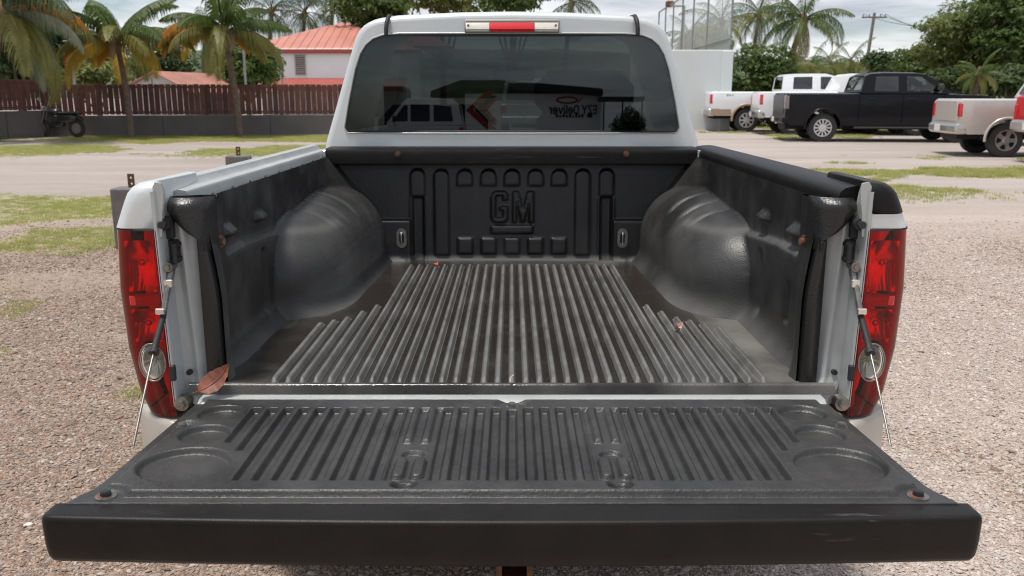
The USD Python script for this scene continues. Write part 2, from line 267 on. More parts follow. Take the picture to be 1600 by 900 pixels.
    part(side, 'edge_strip', loft(strip, True, flip=(s < 0)), LINER_SIDE, 50)
    b = cat_([cyl((s * 0.690, 0.118, 1.082), (s * 0.648, 0.110, 1.083), 0.0145, 16), cyl((s * 0.66, 0.112, 1.082), (s * 0.640, 0.108, 1.083), 0.008, 10)])
    part(side, 'bolt', b, RUST)
for s in (-1, 1): bed_side(s)
# front wall of the bed with the moulded pads and letters
xs, zs = np.arange(-0.70, 0.7001, 0.0042), np.arange(0.765, 1.20, 0.0036)
X, Z = np.meshgrid(xs, zs, indexing='ij'); H = np.zeros_like(X); lab = np.zeros(X.shape, int); names = {}
def rect(cx, z0, z1, w, h, top_r=0.0, name='moulded_pad'):
    global H
    d = np.abs(X - cx) - w / 2; dz = np.maximum(z0 - Z, Z - z1)
    if top_r: 
        ex, ez = np.maximum(np.abs(X - cx) - (w / 2 - top_r), 0), np.maximum(Z - (z1 - top_r), 0); dr = np.hypot(ex, ez) - top_r; d = np.where(ez > 0, dr, d)
    dd = np.maximum(d, dz); m = 1 - sstep(-0.003, 0.0015, dd); H = np.where(np.abs(h) * m > 0, np.where(m > 0, H * (1 - m) + h * m, H), H)
    k = len(names) + 1; names[k] = name; lab[dd < 0.001] = k
for k in range(-2, 3):
    rect(k * 0.0905, 1.062, 1.122, 0.060, 0.011, 0.028); rect(k * 0.0905, 0.800, 0.862, 0.058, 0.011)
for sg in (-1, 1):
    rect(sg * 0.271, 0.795, 1.122, 0.058, 0.011, 0.026, 'moulded_strip'); rect(sg * 0.362, 1.022, 1.124, 0.056, 0.012, 0.026); rect(sg * 0.362, 0.765, 1.017, 0.044, -0.016, 0, 'post_slot')
    H[(np.abs(X - sg * 0.362) < 0.031) & (np.abs(X - sg * 0.362) > 0.0235) & (Z < 1.02)] = 0.009
rect(0.0, 0.879, 0.910, 0.162, 0.012, 0, 'moulded_bar')
def letter(poly, name):
    global H
    m = shapely.contains_xy(poly, X, Z); H[m] = 0.013; k = len(names) + 1; names[k] = name; lab[m] = k
gx, gz, gw, gh = -0.0475, 0.982, 0.062, 0.120                                 # the letters G and M
outer = sbox(gx - gw / 2, gz - gh / 2, gx + gw / 2, gz + gh / 2).buffer(-0.02).buffer(0.02); inner = outer.buffer(-0.0165)
G = outer.difference(inner).difference(sbox(gx + 0.004, gz - 0.002, gx + 0.05, gz + 0.026)).union(sbox(gx + 0.002, gz - 0.014, gx + gw / 2, gz + 0.001)).union(sbox(gx + gw / 2 - .0165, gz - gh / 2 + .012, gx + gw / 2, gz))
letter(G, 'letter_g')
a, b, c, d = 0.002, 0.082, gz - gh / 2, gz + gh / 2
Mp = Polygon([(a, c), (a, d), (a + .022, d), ((a + b) / 2, c + .045), (b - .022, d), (b, d), (b, c), (b - .0155, c), (b - .0155, d - .04), ((a + b) / 2 + .004, c), ((a + b) / 2 - .004, c), (a + .0155, d - .04), (a + .0155, c)])
letter(Mp, 'letter_m')
for sg in (-1, 1):
    H += 0.020 * sstep(0.388, 0.394, sg * X) * (1 - sstep(0.928, 0.934, Z))    # lower corner panels
H = gaussian_filter(H, 0.62); Yf = 1.522 + 0.03 * (Z - 0.77) / 0.4 - H + 0.05 * np.clip((0.80 - Z) / 0.035, 0, 1) ** 2 * -0.5
V = np.stack([X, Yf, Z], -1).reshape(-1, 3); n = meshkit.fbm(np.stack([X * 7, Z * 7, X * 0], -1), 4) - .5
dust = 0.03 + 0.3 * n + 0.6 * np.clip((0.797 - Z) / 0.012, 0, 1)
split(truck, 'bed_liner_front', V, grid_faces(len(xs), len(zs)), lab.ravel(), names, (LINER_SIDE, LINER_SIDE), {'dust': np.clip(dust, 0, 1).ravel()})
for sg in (-1, 1):
    pl = Polygon([(0, 0), (0, 1)] + [(1, 1)]) if False else Point(sg * 0.424, 0.865 + .018).buffer(0.019).union(Point(sg * 0.424, 0.865 - .018).buffer(0.019)).convex_hull
    hole = Point(sg * 0.424, .877).buffer(0.009).union(Point(sg * 0.424, .853).buffer(0.009)).convex_hull
    t = part(truck, 'tie_down', prism(pl.difference(hole), 1.494, 1.503, 'y'), STEEL)
    part(t, 'recess', prism(hole.buffer(.002), 1.500, 1.506, 'y'), DARKHOLE)
    part(t, 'ring', tube([(sg * .424, 1.488 - 0.004 * math.sin(q), .865 + 0.021 * math.cos(q)) for q in np.linspace(0, math.pi, 9)], 0.0035, 8), CHROME)
# front rail cap and bolts
fr = part(truck, 'front_rail_cap', prism(Polygon([(1.493, 1.146), (1.486, 1.150), (1.484, 1.188), (1.490, 1.2), (1.505, 1.2055), (1.60, 1.208), (1.62, 1.205), (1.62, 1.15), (1.56, 1.146), (1.56, 1.165), (1.50, 1.165)]), -0.70, 0.70), CAPPLASTIC)
for sg in (-1, 1): part(fr, 'bolt', cat_([cyl((sg * .428, 1.487, 1.186), (sg * .428, 1.479, 1.186), 0.011, 12), cyl((sg * .428, 1.481, 1.186), (sg * .428, 1.474, 1.186), .006, 8)]), RUST)
# side rails: bare metal on the left, black cap on the right
yl = np.linspace(0.02, 1.60, 24)
def rail(sec, s, y0=0.0): return prism(Polygon([(s * x, z) for x, z in sec]), y0, 1.6, 'y')
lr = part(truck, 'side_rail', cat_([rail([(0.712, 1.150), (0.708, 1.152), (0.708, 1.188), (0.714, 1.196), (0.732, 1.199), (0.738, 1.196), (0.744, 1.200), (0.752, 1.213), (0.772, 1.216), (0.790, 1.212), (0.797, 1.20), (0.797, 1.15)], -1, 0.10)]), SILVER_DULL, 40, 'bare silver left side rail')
for y in np.linspace(0.25, 1.45, 9): part(lr, 'rivet', cyl((-0.709, y, 1.172), (-0.7055, y, 1.172), 0.0055, 10), STEEL)
part(truck, 'rail_cap', rail([(0.708, 1.140), (0.700, 1.143), (0.698, 1.185), (0.702, 1.199), (0.712, 1.207), (0.735, 1.212), (0.77, 1.213), (0.790, 1.209), (0.798, 1.20), (0.799, 1.15), (0.79, 1.14)], 1, 0.055), CAPPLASTIC, 40, 'worn black plastic cap on the right side rail')
for sg in (-1, 1): part(truck, 'rail_joint', rbox(sg * .701 - .006, sg * .701 + .006, 1.472, 1.488, 1.150, 1.200, .002), CHROME if sg < 0 else SILVER_DULL)
# outer bed sides
sec = [(0.770, 1.150), (0.780, 1.186), (0.794, 1.190), (0.800, 1.185), (0.806, 1.17), (0.826, 1.10), (0.842, 1.02), (0.846, 0.95), (0.838, 0.84), (0.822, 0.74), (0.800, 0.64), (0.785, 0.50)]
def body_side(s):
    rings = []
    for y in np.concatenate([[0.004, 0.012, 0.03, 0.06], np.linspace(0.1, 1.62, 26)]):
        inset = 0.055 * (1 - min(1, (y + 0.002) / 0.06)) ** 2
        rings.append([(s * (x - inset * (i > 1)), y, z) for i, (x, z) in enumerate(sec)])
    m = loft(rings, False, flip=(s < 0)); v = np.array(m.vertices)
    c = m.triangles_center; keep = np.hypot(c[:, 1] - 0.98, c[:, 2] - 0.40) > 0.43
    lensarea = (c[:, 1] < 0.20) & (c[:, 2] > 0.66) & (c[:, 2] < 1.15) & (np.abs(c[:, 0]) > 0.75)
    b = part(truck, 'bed_side', trimesh.Trimesh(v, m.faces[keep & ~lensarea], process=False), SILVER, 60)
    part(b, 'arch_lip', tube([(s * 0.828, 0.98 + 0.43 * math.cos(q), 0.40 + 0.43 * math.sin(q)) for q in np.linspace(0.1, math.pi - 0.1, 20)], 0.016, 8), SILVER, 60)
    part(b, 'wheel_arch_liner', loft([[(s * x, 0.98 + 0.44 * math.cos(q), 0.40 + 0.44 * math.sin(q)) for x in (0.55, 0.835)] for q in np.linspace(0, math.pi, 16)], False, flip=(s > 0)), DARKHOLE, 60)
    return b
def corner_cap(s, mat_, z0=1.128, z1=9):
    P = []
    for k, z in enumerate([z0, 1.155, 1.18, 1.20, 1.212, 1.220, 1.224]):
        z = min(max(z, z0), z1); r = 0.0 if z1 < 9 else [0, 0, 0, 0.001, 0.006, 0.014, 0.030][k]; o = 0.840 - 0.40 * (z - 1.128) - r; rr = 0.034
        P += [(s * (o - rr + rr * math.sin(q)), 0.002 + r * .8 + rr - rr * math.cos(q), z) for q in np.linspace(0, math.pi / 2, 9)] + [(s * 0.7465, r * .8, z), (s * o, 0.27, z), (s * (0.7465 + r * .2), 0.27, z)]
    return trimesh.convex.convex_hull(np.array(P))
for s in (-1, 1): body_side(s)
part(truck, 'corner_cap', corner_cap(-1, SILVER), SILVER, 50, 'silver corner above the left tail light')
part(truck, 'corner_cap', corner_cap(1, CAPPLASTIC, 1.160), CAPPLASTIC, 50, 'black plastic corner above the right tail light')
part(truck, 'corner_panel', moved(corner_cap(1, SILVER, 1.128, 1.158), (-.002, .002, 0)), SILVER, 50, 'silver band below the black corner cap')
# rear posts (door jambs) with latch, striker and holes
def rear_post(s):
    plan = [(0.760, 0.012), (0.749, -0.001), (0.743, -0.001), (0.7385, 0.006), (0.737, 0.044), (0.731, 0.050), (0.722, 0.050), (0.717, 0.046), (0.711, 0.046), (0.705, 0.054), (0.694, 0.058), (0.684, 0.066), (0.672, 0.070)]
    rings = []
    for z in (1.205, 1.19, 1.15, 1.0, 0.85, 0.79, 0.765, 0.748, 0.735):
        low = sstep(0.80, 0.735, z) if False else float(np.clip((0.80 - z) / 0.06, 0, 1)) ** 2
        rings.append([(s * (x - (0.010 + 0.02 * low) * (x < .735) * sstep(0.70, 1.15, 1.9 - z) - 0.010 * (1.125 - min(z, 1.125)) / .4), y - 0.045 * low * (x < 0.735), z if x > .734 else min(z, 1.145)) for x, y in plan])
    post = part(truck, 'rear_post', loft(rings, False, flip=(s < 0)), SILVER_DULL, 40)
    # upright tab at the top of the post
    tab = Polygon([(0.745, 1.11), (0.746, 1.216), (0.741, 1.224), (0.728, 1.222), (0.724, 1.205), (0.731, 1.16), (0.735, 1.11)])
    tb = prism(tab, 0.004, 0.012, 'y'); part(post, 'end_tab', tb if s > 0 else mirror_x(tb), SILVER_DULL)
    q = lambda x0, x1, *a: (min(s * x0, s * x1), max(s * x0, s * x1)) + a
    part(post, 'bumper_stop', cat_([cyl((s * .734, 0.045, 1.135), (s * .732, 0.008, 1.135), 0.0125, 14), cyl((s * .732, 0.010, 1.135), (s * .731, -0.004, 1.136), 0.008, 12), rbox(*q(.722, .744), .03, .048, 1.10, 1.15, .004)]), RUBBER)
    latch = cat_([rbox(*q(.716, .742), .036, .052, 1.048, 1.098, .003), rbox(*q(.712, .722), .012, .05, 1.052, 1.062, .002), rbox(*q(.712, .722), .012, .05, 1.084, 1.094, .002), cyl((s * .716, 0.016, 1.052), (s * .716, 0.016, 1.094), 0.005, 10)])
    part(post, 'latch_striker', latch, RUBBER)
    hp = np.array([s * 0.698, 0.050, 0.757])
    part(post, 'drain_hole', cat_([cyl(hp + [0, .004, 0], hp + [0, -0.018, 0], 0.0115, 18)]), RUBBER)
    part(post, 'drain_hole', cyl(hp + [0, -0.016, 0], hp + [0, -0.0188, 0], 0.0065, 14), DARKHOLE)
    part(post, 'bolt', cat_([cyl((s * .716, .048, .800), (s * .716, .038, .800), 0.006, 12)]), RUBBER)
    part(post, 'hinge_bolt', cat_([cyl((s * .722, .02, .742), (s * .722, -.004, .742), 0.016, 16), cyl((s * .722, 0, .742), (s * .722, -.014, .742), 0.0095, 6)]), STEEL)
    part(post, 'body_clip', cat_([rbox(*q(.730, .742), -.006, .006, .795, .83, .002)]), RUBBER)
    # cable that holds the tailgate
    A, B_, C_, D_ = np.array([s * .731, .020, 1.030]), np.array([s * .738, -.018, .945]), np.array([s * .741, -.062, .895]), np.array([s * .728, -.235, .742])
    c = part(truck, 'tailgate_cable', tube([C_, C_ * .7 + D_ * .3 + [0, 0, .003], C_ * .3 + D_ * .7 + [0, 0, .003], D_], 0.0026, 8), STEEL, 60)
    part(c, 'rubber_sleeve', tube([B_ + (A - B_) * .15, B_, B_ * .5 + C_ * .5, C_, C_ + (D_ - C_) * .06, C_ + (D_ - C_) * .07, C_ + (D_ - C_) * .10], [.0055, .0065, .007, .0068, .0075, .0105, .0105], 12), RUBBER, 50)
    part(c, 'bracket', cat_([tube([A + [0, .012, .012], A + [0, .002, 0], A * .6 + B_ * .4, B_ + (A - B_) * .1], [.008, .0105, .0075, .0065], 8)]), STEEL, 40)
    part(c, 'clip', cat_([rbox(A[0] - .010, A[0] + .010, A[1] - .018, A[1] - .012, A[2] - .03, A[2] - .012, .002), rbox(B_[0] - .012, B_[0] + .008, B_[1] - .012, B_[1] - .005, B_[2] + .004, B_[2] + .018, .002)]), CHROME)
    part(c, 'cable_bolt', cat_([cyl(A + [0, .02, .014], A + [0, -.012, .014], 0.0105, 14), cyl(A + [0, -.01, .014], A + [0, -.018, .014], 0.0065, 6)]), STEEL)
for s in (-1, 1): rear_post(s)
# tail lights
def tail_light(s):
    zz = np.linspace(1.124, 0.714, 83); yo = lambda z: 0
    def xin(z): return 0.7475 - 0.010 * (1.124 - z) / 0.41
    def xout(z): return np.interp(z, [0.70, 0.714, 0.76, 0.861, 0.996, 1.12, 1.13], [0.806, 0.811, 0.828, 0.845, 0.851, 0.845, 0.843])
    th = np.linspace(0, math.pi / 2, 10)
    def plan(z, off=0.0):
        xi, xo = xin(z) + off * 0.6, xout(z) - off; r = 0.045
        pts = [(xi, 0.010 + off), (xi + .002, 0.0 + off)] + [(xi + f * (xo - r - xi), -0.003 * math.sin(math.pi * f) + 0.006 * f * f + off) for f in np.arange(1, 12) / 12]
        pts += [(xo - r + r * math.sin(q), 0.006 + off + r - r * math.cos(q)) for q in th] + [(xo, 0.12), (xo - .003, 0.20)]
        return pts
    ringf = lambda off, zs_: [[(s * x, y, z) for x, y in plan(z, off)] for z in zs_]
    def shell(off, zs_): return loft(ringf(off, zs_), False, flip=(s < 0))
    lens = shell(0.0, zz); c = lens.triangles_center; lens = trimesh.Trimesh(lens.vertices, lens.faces[~((np.hypot((np.abs(c[:, 0]) - 0.778) / 0.027, (c[:, 2] - 0.836) / 0.040) < 1) & (c[:, 1] < .03))], process=False)
    tl = part(truck, 'tail_light', lens, LENS_RED, 60)
    def endcap(z, up):
        r = ringf(0, [z])[0]; r = r + [(s * .76, .20, z)]; k = len(r); return trimesh.Trimesh(np.vstack([r, np.mean(r, 0)]), [[i, (i + 1) % k, k][::(1 if (s > 0) == up else -1)] for i in range(k)], process=False)
    part(tl, 'lens_end', cat_([endcap(zz[0], True), endcap(zz[-1], False)]), RED_SOLID)
    part(tl, 'gasket', cat_([tube([(s * (xin(z) - .001), .001, z) for z in zz], .0025, 6), tube([(s * x, y, zz[0] + .001) for x, y in plan(zz[0])], .0022, 6)]), RUBBER)
    # inside: a dark red housing with two fluted reflector bowls, bulbs, and the clear reversing lens
    part(tl, 'housing', shell(0.040, zz[1:-1]), HOUSE, 60)
    for zc, h in ((1.045, 0.055), (0.915, 0.036)):
        nu, nv = 30, 20; g = np.linspace(-1, 1, nu); w = np.linspace(-1, 1, nv); U, Wv = np.meshgrid(g, w, indexing='ij')
        xi, xo = xin(zc) + .012, xout(zc) - .030; cx, hw = (xi + xo) / 2, (xo - xi) / 2
        dep = 0.012 + 0.026 * np.clip(1 - 0.8 * (U ** 2 + Wv ** 2) / 1.2, 0, 1) + 0.0022 * np.abs(np.sin(U * 9)) * (Wv < 0.1)
        R = np.stack([s * (cx + hw * U), dep, zc + h * Wv], -1).reshape(-1, 3)
        part(tl, 'reflector', trimesh.Trimesh(R, grid_faces(nu, nv, flip=(s < 0)), process=False), REFLECT, 35)
        part(tl, 'bulb', trimesh.creation.icosphere(2, 0.009).apply_translation((s * cx, 0.022, zc + h * .15)), CHROME, True)
    part(tl, 'divider', rbox(min(s * .752, s * (xout(.97) - .03)), max(s * .752, s * (xout(.97) - .03)), .006, .03, .958, .985, .004), RED_SOLID)
    cx, cz = 0.778, 0.836; q = np.linspace(0, 2 * math.pi, 33)[:-1]; rx, rz = 0.027, 0.040
    dome = [[(s * (cx + rx * k * math.cos(a)), 0.0035 - 0.006 * math.sqrt(max(0, 1 - k * k)) , cz + rz * k * math.sin(a)) for a in q] for k in (1, .9, .7, .45, .2, .01)]
    rv = part(tl, 'reversing_lens', loft(dome, True, flip=(s < 0)), LENS_CLEAR, 60)
    bowl = [[(s * (cx + rx * k * math.cos(a)), 0.004 + 0.02 * (1 - k * k) + 0.0012 * math.sin(10 * a), cz + rz * k * math.sin(a)) for a in q] for k in (1, .85, .6, .35, .01)]
    part(tl, 'reversing_reflector', loft(bowl, True, flip=(s < 0)), GREYREF, 60)
    part(tl, 'chrome_ring', tube([(s * (cx + rx * 1.05 * math.cos(a)), 0.000, cz + rz * 1.05 * math.sin(a)) for a in np.linspace(0, 2 * math.pi, 33)], .0021, 8), STEEL, 60)
HOUSE = mat('lamp_housing', (0.46, 0.16, 0.16), 0.35, 0.15)
REFLECT = mat('lamp_reflector', (0.92, 0.90, 0.90), 0.22, 1.0)
GREYREF = mat('reversing_reflector', (0.42, 0.41, 0.38), 0.25, 0.9)
for s in (-1, 1): tail_light(s)
# bumper with its ends under the lights, hitch receiver
bp = []
for x in np.linspace(-0.845, 0.845, 40):
    e = abs(x) / 0.845; y0 = -0.035 + 0.10 * max(0, e - 0.86) / 0.14 * e ** 3; top = 0.705 if e > 0.80 else 0.66
    bp.append([(x, y0 + .14, top), (x, y0 + .01, top), (x, y0, top - .012), (x, y0 - .004, 0.62), (x, y0 + .01, 0.52), (x, y0 + .03, 0.50), (x, y0 + .14, 0.50)])
part(truck, 'rear_bumper', loft(bp, True), BUMPER, 40)
hit = trimesh.creation.box((0.075, 0.30, 0.075)); hit = (mf(hit) - mf(trimesh.creation.box((0.052, 0.32, 0.052))))
part(truck, 'hitch_receiver', warp(trimesh.Trimesh(hit.to_mesh().vert_properties[:, :3], hit.to_mesh().tri_verts), lambda v: v + [0.005, -0.02, 0.43]), RUST, 30)
part(truck, 'frame_beam', cat_([rbox(-.6, .6, .10, .17, .40, .47), rbox(-.46, -.40, .1, 3.6, .38, .5), rbox(.40, .46, .1, 3.6, .38, .5), rbox(-.62, .62, .95, 1.01, .36, .43), rbox(-.66, .66, .2, 1.56, .70, .735)]), DARKHOLE)
def wheel(parent, x, y, r, w, s, spokes=6, rimmat=None, z=None):
    z = r if z is None else z
    prof = np.array([(r * .62, -w / 2 + .012), (r * .80, -w / 2), (r * .95, -w / 2 + .012), (r, -w / 2 + .04), (r * 1.003, 0), (r, w / 2 - .04), (r * .95, w / 2 - .012), (r * .80, w / 2), (r * .62, w / 2 - .012), (r * .62, -w / 2 + .012)])
    n = 40; q = np.arange(n + 1) / n * 2 * np.pi
    V = np.array([[(s * h, rr * math.cos(a), rr * math.sin(a)) for rr, h in prof] for a in q]) + [x, y, z]
    t = part(parent, 'wheel', loft(list(V), False, flip=(s > 0)), TYRE, 40)
    R = r * .64; disc = Point(0, 0).buffer(R, 24)
    for k in range(spokes):
        a = (k + .5) / spokes * 2 * math.pi; hw_ = 0.30 * math.pi / spokes * 2
        hole = Polygon([(R * .42 * math.cos(a - hw_ * .7), R * .42 * math.sin(a - hw_ * .7)), (R * .84 * math.cos(a - hw_), R * .84 * math.sin(a - hw_)), (R * .88 * math.cos(a), R * .88 * math.sin(a)), (R * .84 * math.cos(a + hw_), R * .84 * math.sin(a + hw_)), (R * .42 * math.cos(a + hw_ * .7), R * .42 * math.sin(a + hw_ * .7))]).buffer(-R * .03).buffer(R * .03)
        disc = disc.difference(hole)
    d = prism(disc, w / 2 - .05, w / 2 - .012, 'x'); lip = loft([[(h, rr * math.cos(a), rr * math.sin(a)) for rr, h in ((R * .97, w / 2 - .004), (R * .90, w / 2 - .004), (R * .88, w / 2 - .06), (R * .97, w / 2 - .06))] for a in q], True)
    hub = cyl((w / 2 - .04, 0, 0), (w / 2 + .012, 0, 0), R * .24, 20); m = cat_([d, lip, hub])
    if s < 0: m = mirror_x(m)
    part(t, 'rim', moved(m, (x, y, z)), rimmat or ALLOY, 30)
    bk = cyl((s * (w / 2 - .09), 0, 0), (s * (w / 2 - .055), 0, 0), R * .9, 20); part(t, 'brake_disc', moved(bk, (x, y, z)), DARKHOLE)
    return t
for s in (-1, 1):
    for y in (0.98, 4.2): wheel(truck, s * 0.70, y, 0.36, 0.23, s)
# silver sill at the hinge
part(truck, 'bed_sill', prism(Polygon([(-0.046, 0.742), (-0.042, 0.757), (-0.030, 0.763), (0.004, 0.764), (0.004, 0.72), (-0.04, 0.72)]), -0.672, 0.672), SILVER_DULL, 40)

# tailgate, lowered
RUSTRED = mat('rust_red', (0.16, 0.05, 0.03), 0.8, var=0.4, vscale=200)
def bulge(x): return 0.018 * (1 - (x / 0.745) ** 2)
xx = np.concatenate([[-.7450, -.7435, -.7390, -.7320], np.linspace(-.722, .722, 54), [.7320, .7390, .7435, .7450]]); rings = []
for x in xx:
    e = max(0, (abs(x) - 0.730) / 0.015); k = 0.0125 * (1 - math.sqrt(max(0, 1 - e * e))); b = -bulge(x)
    prof = [(-0.49, 0.7475), (-0.50, 0.754), (-0.538 + b, 0.7545), (-0.5425 + b, 0.753), (-0.5455 + b, 0.750), (-0.5465 + b, 0.745), (-0.5445 + b, 0.700), (-0.541 + b, 0.681), (-0.535 + b, 0.672), (-0.525 + b, 0.668), (-0.48, 0.668)]
    rings.append([(x, y + k, z - k * .5 if z > .72 else z + k) for y, z in prof])
m = loft(rings, True); ends = []
for r, fl in ((rings[0], 1), (rings[-1], -1)):
    k = len(r); ends.append(trimesh.Trimesh(np.vstack([r, np.mean(r, 0)]), [[i, (i + 1) % k, k][::fl] for i in range(k)], process=False))
gate = part(truck, 'tailgate', prism(Polygon([(-0.680, -0.060), (-0.703, -0.44), (-0.728, -0.50), (0.728, -0.50), (0.703, -0.44), (0.680, -0.060)]), 0.672, 0.7485, 'z'), SILVER_DULL, 30)
part(gate, 'top_cap', cat_([m] + ends), CAPPLASTIC, 45)
xs, ys = np.arange(-0.7242, 0.7243, 0.0023), np.arange(-0.5032, -0.040, 0.0027)
X, Y = np.meshgrid(xs, ys, indexing='ij'); H = np.full_like(X, 0.0); lab = np.zeros(X.shape, int); names = {}
lim = np.interp(Y, [-0.504, -0.485, -0.455, -0.43, -0.040], [0.724, 0.716, 0.702, 0.697, 0.676])
P = 0.0331
panel = sstep(-0.4815, -0.4770, Y) * (1 - sstep(0, 0.006, np.abs(X) - (lim - 0.028)))
def dent(m, h):
    global H
    H = np.where(m > 0, np.minimum(H, h * m), H)
def slot(x0, x1, y0, y1, e=0.004): return sstep(-e, e, X - x0) * (1 - sstep(-e, e, X - x1)) * sstep(-e, e, Y - y0) * (1 - sstep(-e, e, Y - y1))
def circle(cx, cy, rx, ry, e=0.006): d = (np.hypot((X - cx) / rx, (Y - cy) / ry) - 1) * min(rx, ry); return 1 - sstep(-e, e, d)
def mark(m, name): names[len(names) + 1] = name; lab[m > 0.35] = len(names)
YT, YB = -0.092, -0.437
for i in range(-16, 17):
    x0, a = i * P, abs(i)
    if a in (5, 6): continue
    yt, yb = YT, YB
    if a == 15: yb = -0.31
    if a == 16: yb = -0.272
    if i == 0: yt = YT - 0.012
    m = slot(x0 - 0.0088, x0 + 0.0088, yb, yt, 0.0015)
    if a == 1: m = m * (1 - (1 - sstep(0, 0.004, (YT - Y) * 1.0 - 0.35 * (0.0415 - np.sign(i) * X))) * 0)
    dent(m, -0.0130); mark(m, 'groove')
for sg in (-1, 1):                                                         # the two recessed fields with short ribs, pills and round dents
    cx = sg * 5.45 * P; m = slot(cx - 1.12 * P, cx + 1.12 * P, YB, YT, 0.003)
    dent(m, -0.0085); mark(m, 'recess')
    for j in (-1, 1):
        c = cx + j * 0.5 * P
        rr = slot(c - 0.0085 + .001, c + 0.0085 - .001, -0.262, YT + .01, 0.003); 
        H = np.maximum(H, np.where(rr > .02, -0.0085 + 0.0085 * rr, H)); mark(rr, 'short_rib')
        ez = np.maximum(np.abs(Y + 0.383) - 0.030, 0); pl = 1 - sstep(-.002, .002, np.hypot(X - c, ez) - 0.0105); H = np.maximum(H, np.where(pl > .02, -0.0085 + 0.0100 * pl, H)); mark(pl, 'pill_pad')
    for cy, rr_ in ((-0.312, 0.021), (-0.452, 0.020)): dent(circle(cx + .001 * sg, cy, rr_, rr_ * .8, 0.003), -0.0165); mark(circle(cx, cy, rr_, rr_ * .8, .004), 'round_dent')
for sg in (-1, 1):
    for cx, cy, rx, ry in ((0.594, -0.120, 0.046, 0.042), (0.591, -0.232, 0.046, 0.043), (0.578, -0.372, 0.078, 0.070)):
        m = circle(sg * cx, cy, rx, ry, 0.0035); dent(m, -0.0125); mark(m, 'cup_recess')
H = H + 0.011 * (panel - 1)
for sg in (-1, 1):
    H = np.where(circle(sg * 0.668, -0.477, 0.034, 0.022, .005) > .1, np.minimum(H, -0.011 * circle(sg * 0.668, -0.477, 0.034, 0.022, .005)), H)
    m = circle(sg * 0.655, -0.181, 0.032, 0.018, .005); H = np.where(m > .1, np.minimum(H, -0.008 * m), H)
m = circle(0.0, -0.062, 0.036, 0.024, .006); H = np.where(m > .1, np.minimum(H, -0.010 * m), H)
H += 0.0007 * (meshkit.fbm(np.stack([X * 60, Y * 60, X * 0], -1), 2) - .5) * (Y < -0.472) + 0.0008 * (meshkit.fbm(np.stack([X * 90, Y * 90, X * 0], -1), 2) - .5)
H = gaussian_filter(H, 0.5)
X2 = np.sign(X) * np.minimum(np.abs(X), lim)
Z = 0.7665 + H + 0.004 * np.exp(-((X - 0.05) / 0.25) ** 2) * sstep(-0.46, -0.50, Y) * 0
V = np.stack([X2, Y, Z], -1).reshape(-1, 3); F = grid_faces(len(xs), len(ys))
# close the sheet's rim downwards so that the liner has thickness
a, b = len(xs), len(ys); I = np.arange(a * b).reshape(a, b); rim = np.concatenate([I[:, 0], I[-1, 1:], I[-2::-1, -1], I[0, -2:0:-1]])
V2 = V[rim] - [0, 0, 0.0]; V2[:, 2] -= 0.004; k = np.arange(len(rim)); k2 = (k + 1) % len(rim)
Fr = np.vstack([np.stack([rim[k], a * b + k, a * b + k2], 1), np.stack([rim[k], a * b + k2, rim[k2]], 1)])
gl = split(truck, 'tailgate_liner', np.vstack([V, V2]), np.vstack([F, Fr]), np.concatenate([lab.ravel(), np.zeros(len(rim), int)]), names, (LINER_GATE, LINER_GATE))
for bx, by, bz, rusty in ((-0.668, -0.479, .7555, 1), (0.668, -0.479, .7555, 1), (-0.652, -0.182, .7585, 0), (0.652, -0.182, .7585, 0), (0.0, -0.064, .7570, 0)):
    wr = 0.017 if abs(by) > .4 else 0.012
    part(gl, 'washer', cyl((bx, by, bz - .002), (bx, by, bz + .0022), wr, 24), STEEL)
    if rusty: part(gl, 'rust_ring', cyl((bx - .003, by, bz), (bx - .003, by, bz + .003), 0.0105, 16), RUSTRED)  # corroded seat under the bolt head
    part(gl, 'bolt', cat_([cyl((bx, by, bz), (bx, by, bz + .009), 0.0088, 12), cyl((bx, by, bz + .008), (bx, by, bz + .0105), 0.0068, 12)]), RUBBER if rusty else STEEL)
# cab: shell, back panel, window, roof strips, brake light
out = [(0.765, 1.08), (0.762, 1.20), (0.712, 1.345), (0.662, 1.495), (0.621, 1.615), (0.606, 1.645), (0.578, 1.675), (0.53, 1.695), (0.44, 1.707), (0.2, 1.717)]
half = np.array(out); ol = np.vstack([half, [[0, 1.720]], (half * [-1, 1])[::-1]]); opoly = Polygon(ol)
win = [(0.655, 1.262), (0.662, 1.275), (0.642, 1.373), (0.612, 1.496), (0.590, 1.555), (0.568, 1.588), (0.540, 1.610), (0.505, 1.622), (0.44, 1.627)]
wl = np.vstack([win, np.array(win)[::-1] * [-1, 1]]); wpoly = Polygon(wl).buffer(-.006).buffer(.006)
def yback(x, z): return 1.700 + 0.035 * (np.abs(x) / 0.65) ** 3 + 0.018 * (z - 1.2)
def dens(poly, d):
    r = np.array(shapely.segmentize(poly.exterior, d).coords)[:-1]; return r
def ring_at(poly, y, bend=True, n=160):
    poly = shapely.geometry.polygon.orient(poly); L = poly.exterior.length; r = np.array([poly.exterior.interpolate(t * L).coords[0] for t in np.arange(n) / n]); k = np.argmin(np.hypot(r[:, 0], r[:, 1] - 1.06)); r = np.roll(r, -k, 0)
    return np.stack([r[:, 0], (yback(r[:, 0], r[:, 1]) - 1.7) * bend + y, r[:, 1]], 1)
if not opoly.exterior.is_ccw: opoly = Polygon(np.array(opoly.exterior.coords)[::-1])
rings = [ring_at(opoly.buffer(-0.026), 1.700), ring_at(opoly.buffer(-0.018), 1.7012), ring_at(opoly.buffer(-0.009), 1.706), ring_at(opoly.buffer(-0.003), 1.716), ring_at(opoly, 1.735), ring_at(opoly, 1.80, True), ring_at(opoly, 2.1, False), ring_at(opoly, 2.9, False)]
shell = loft(rings, True)
if shell.face_normals[np.argmax(shell.triangles_center[:, 2])][2] < 0: shell.invert()
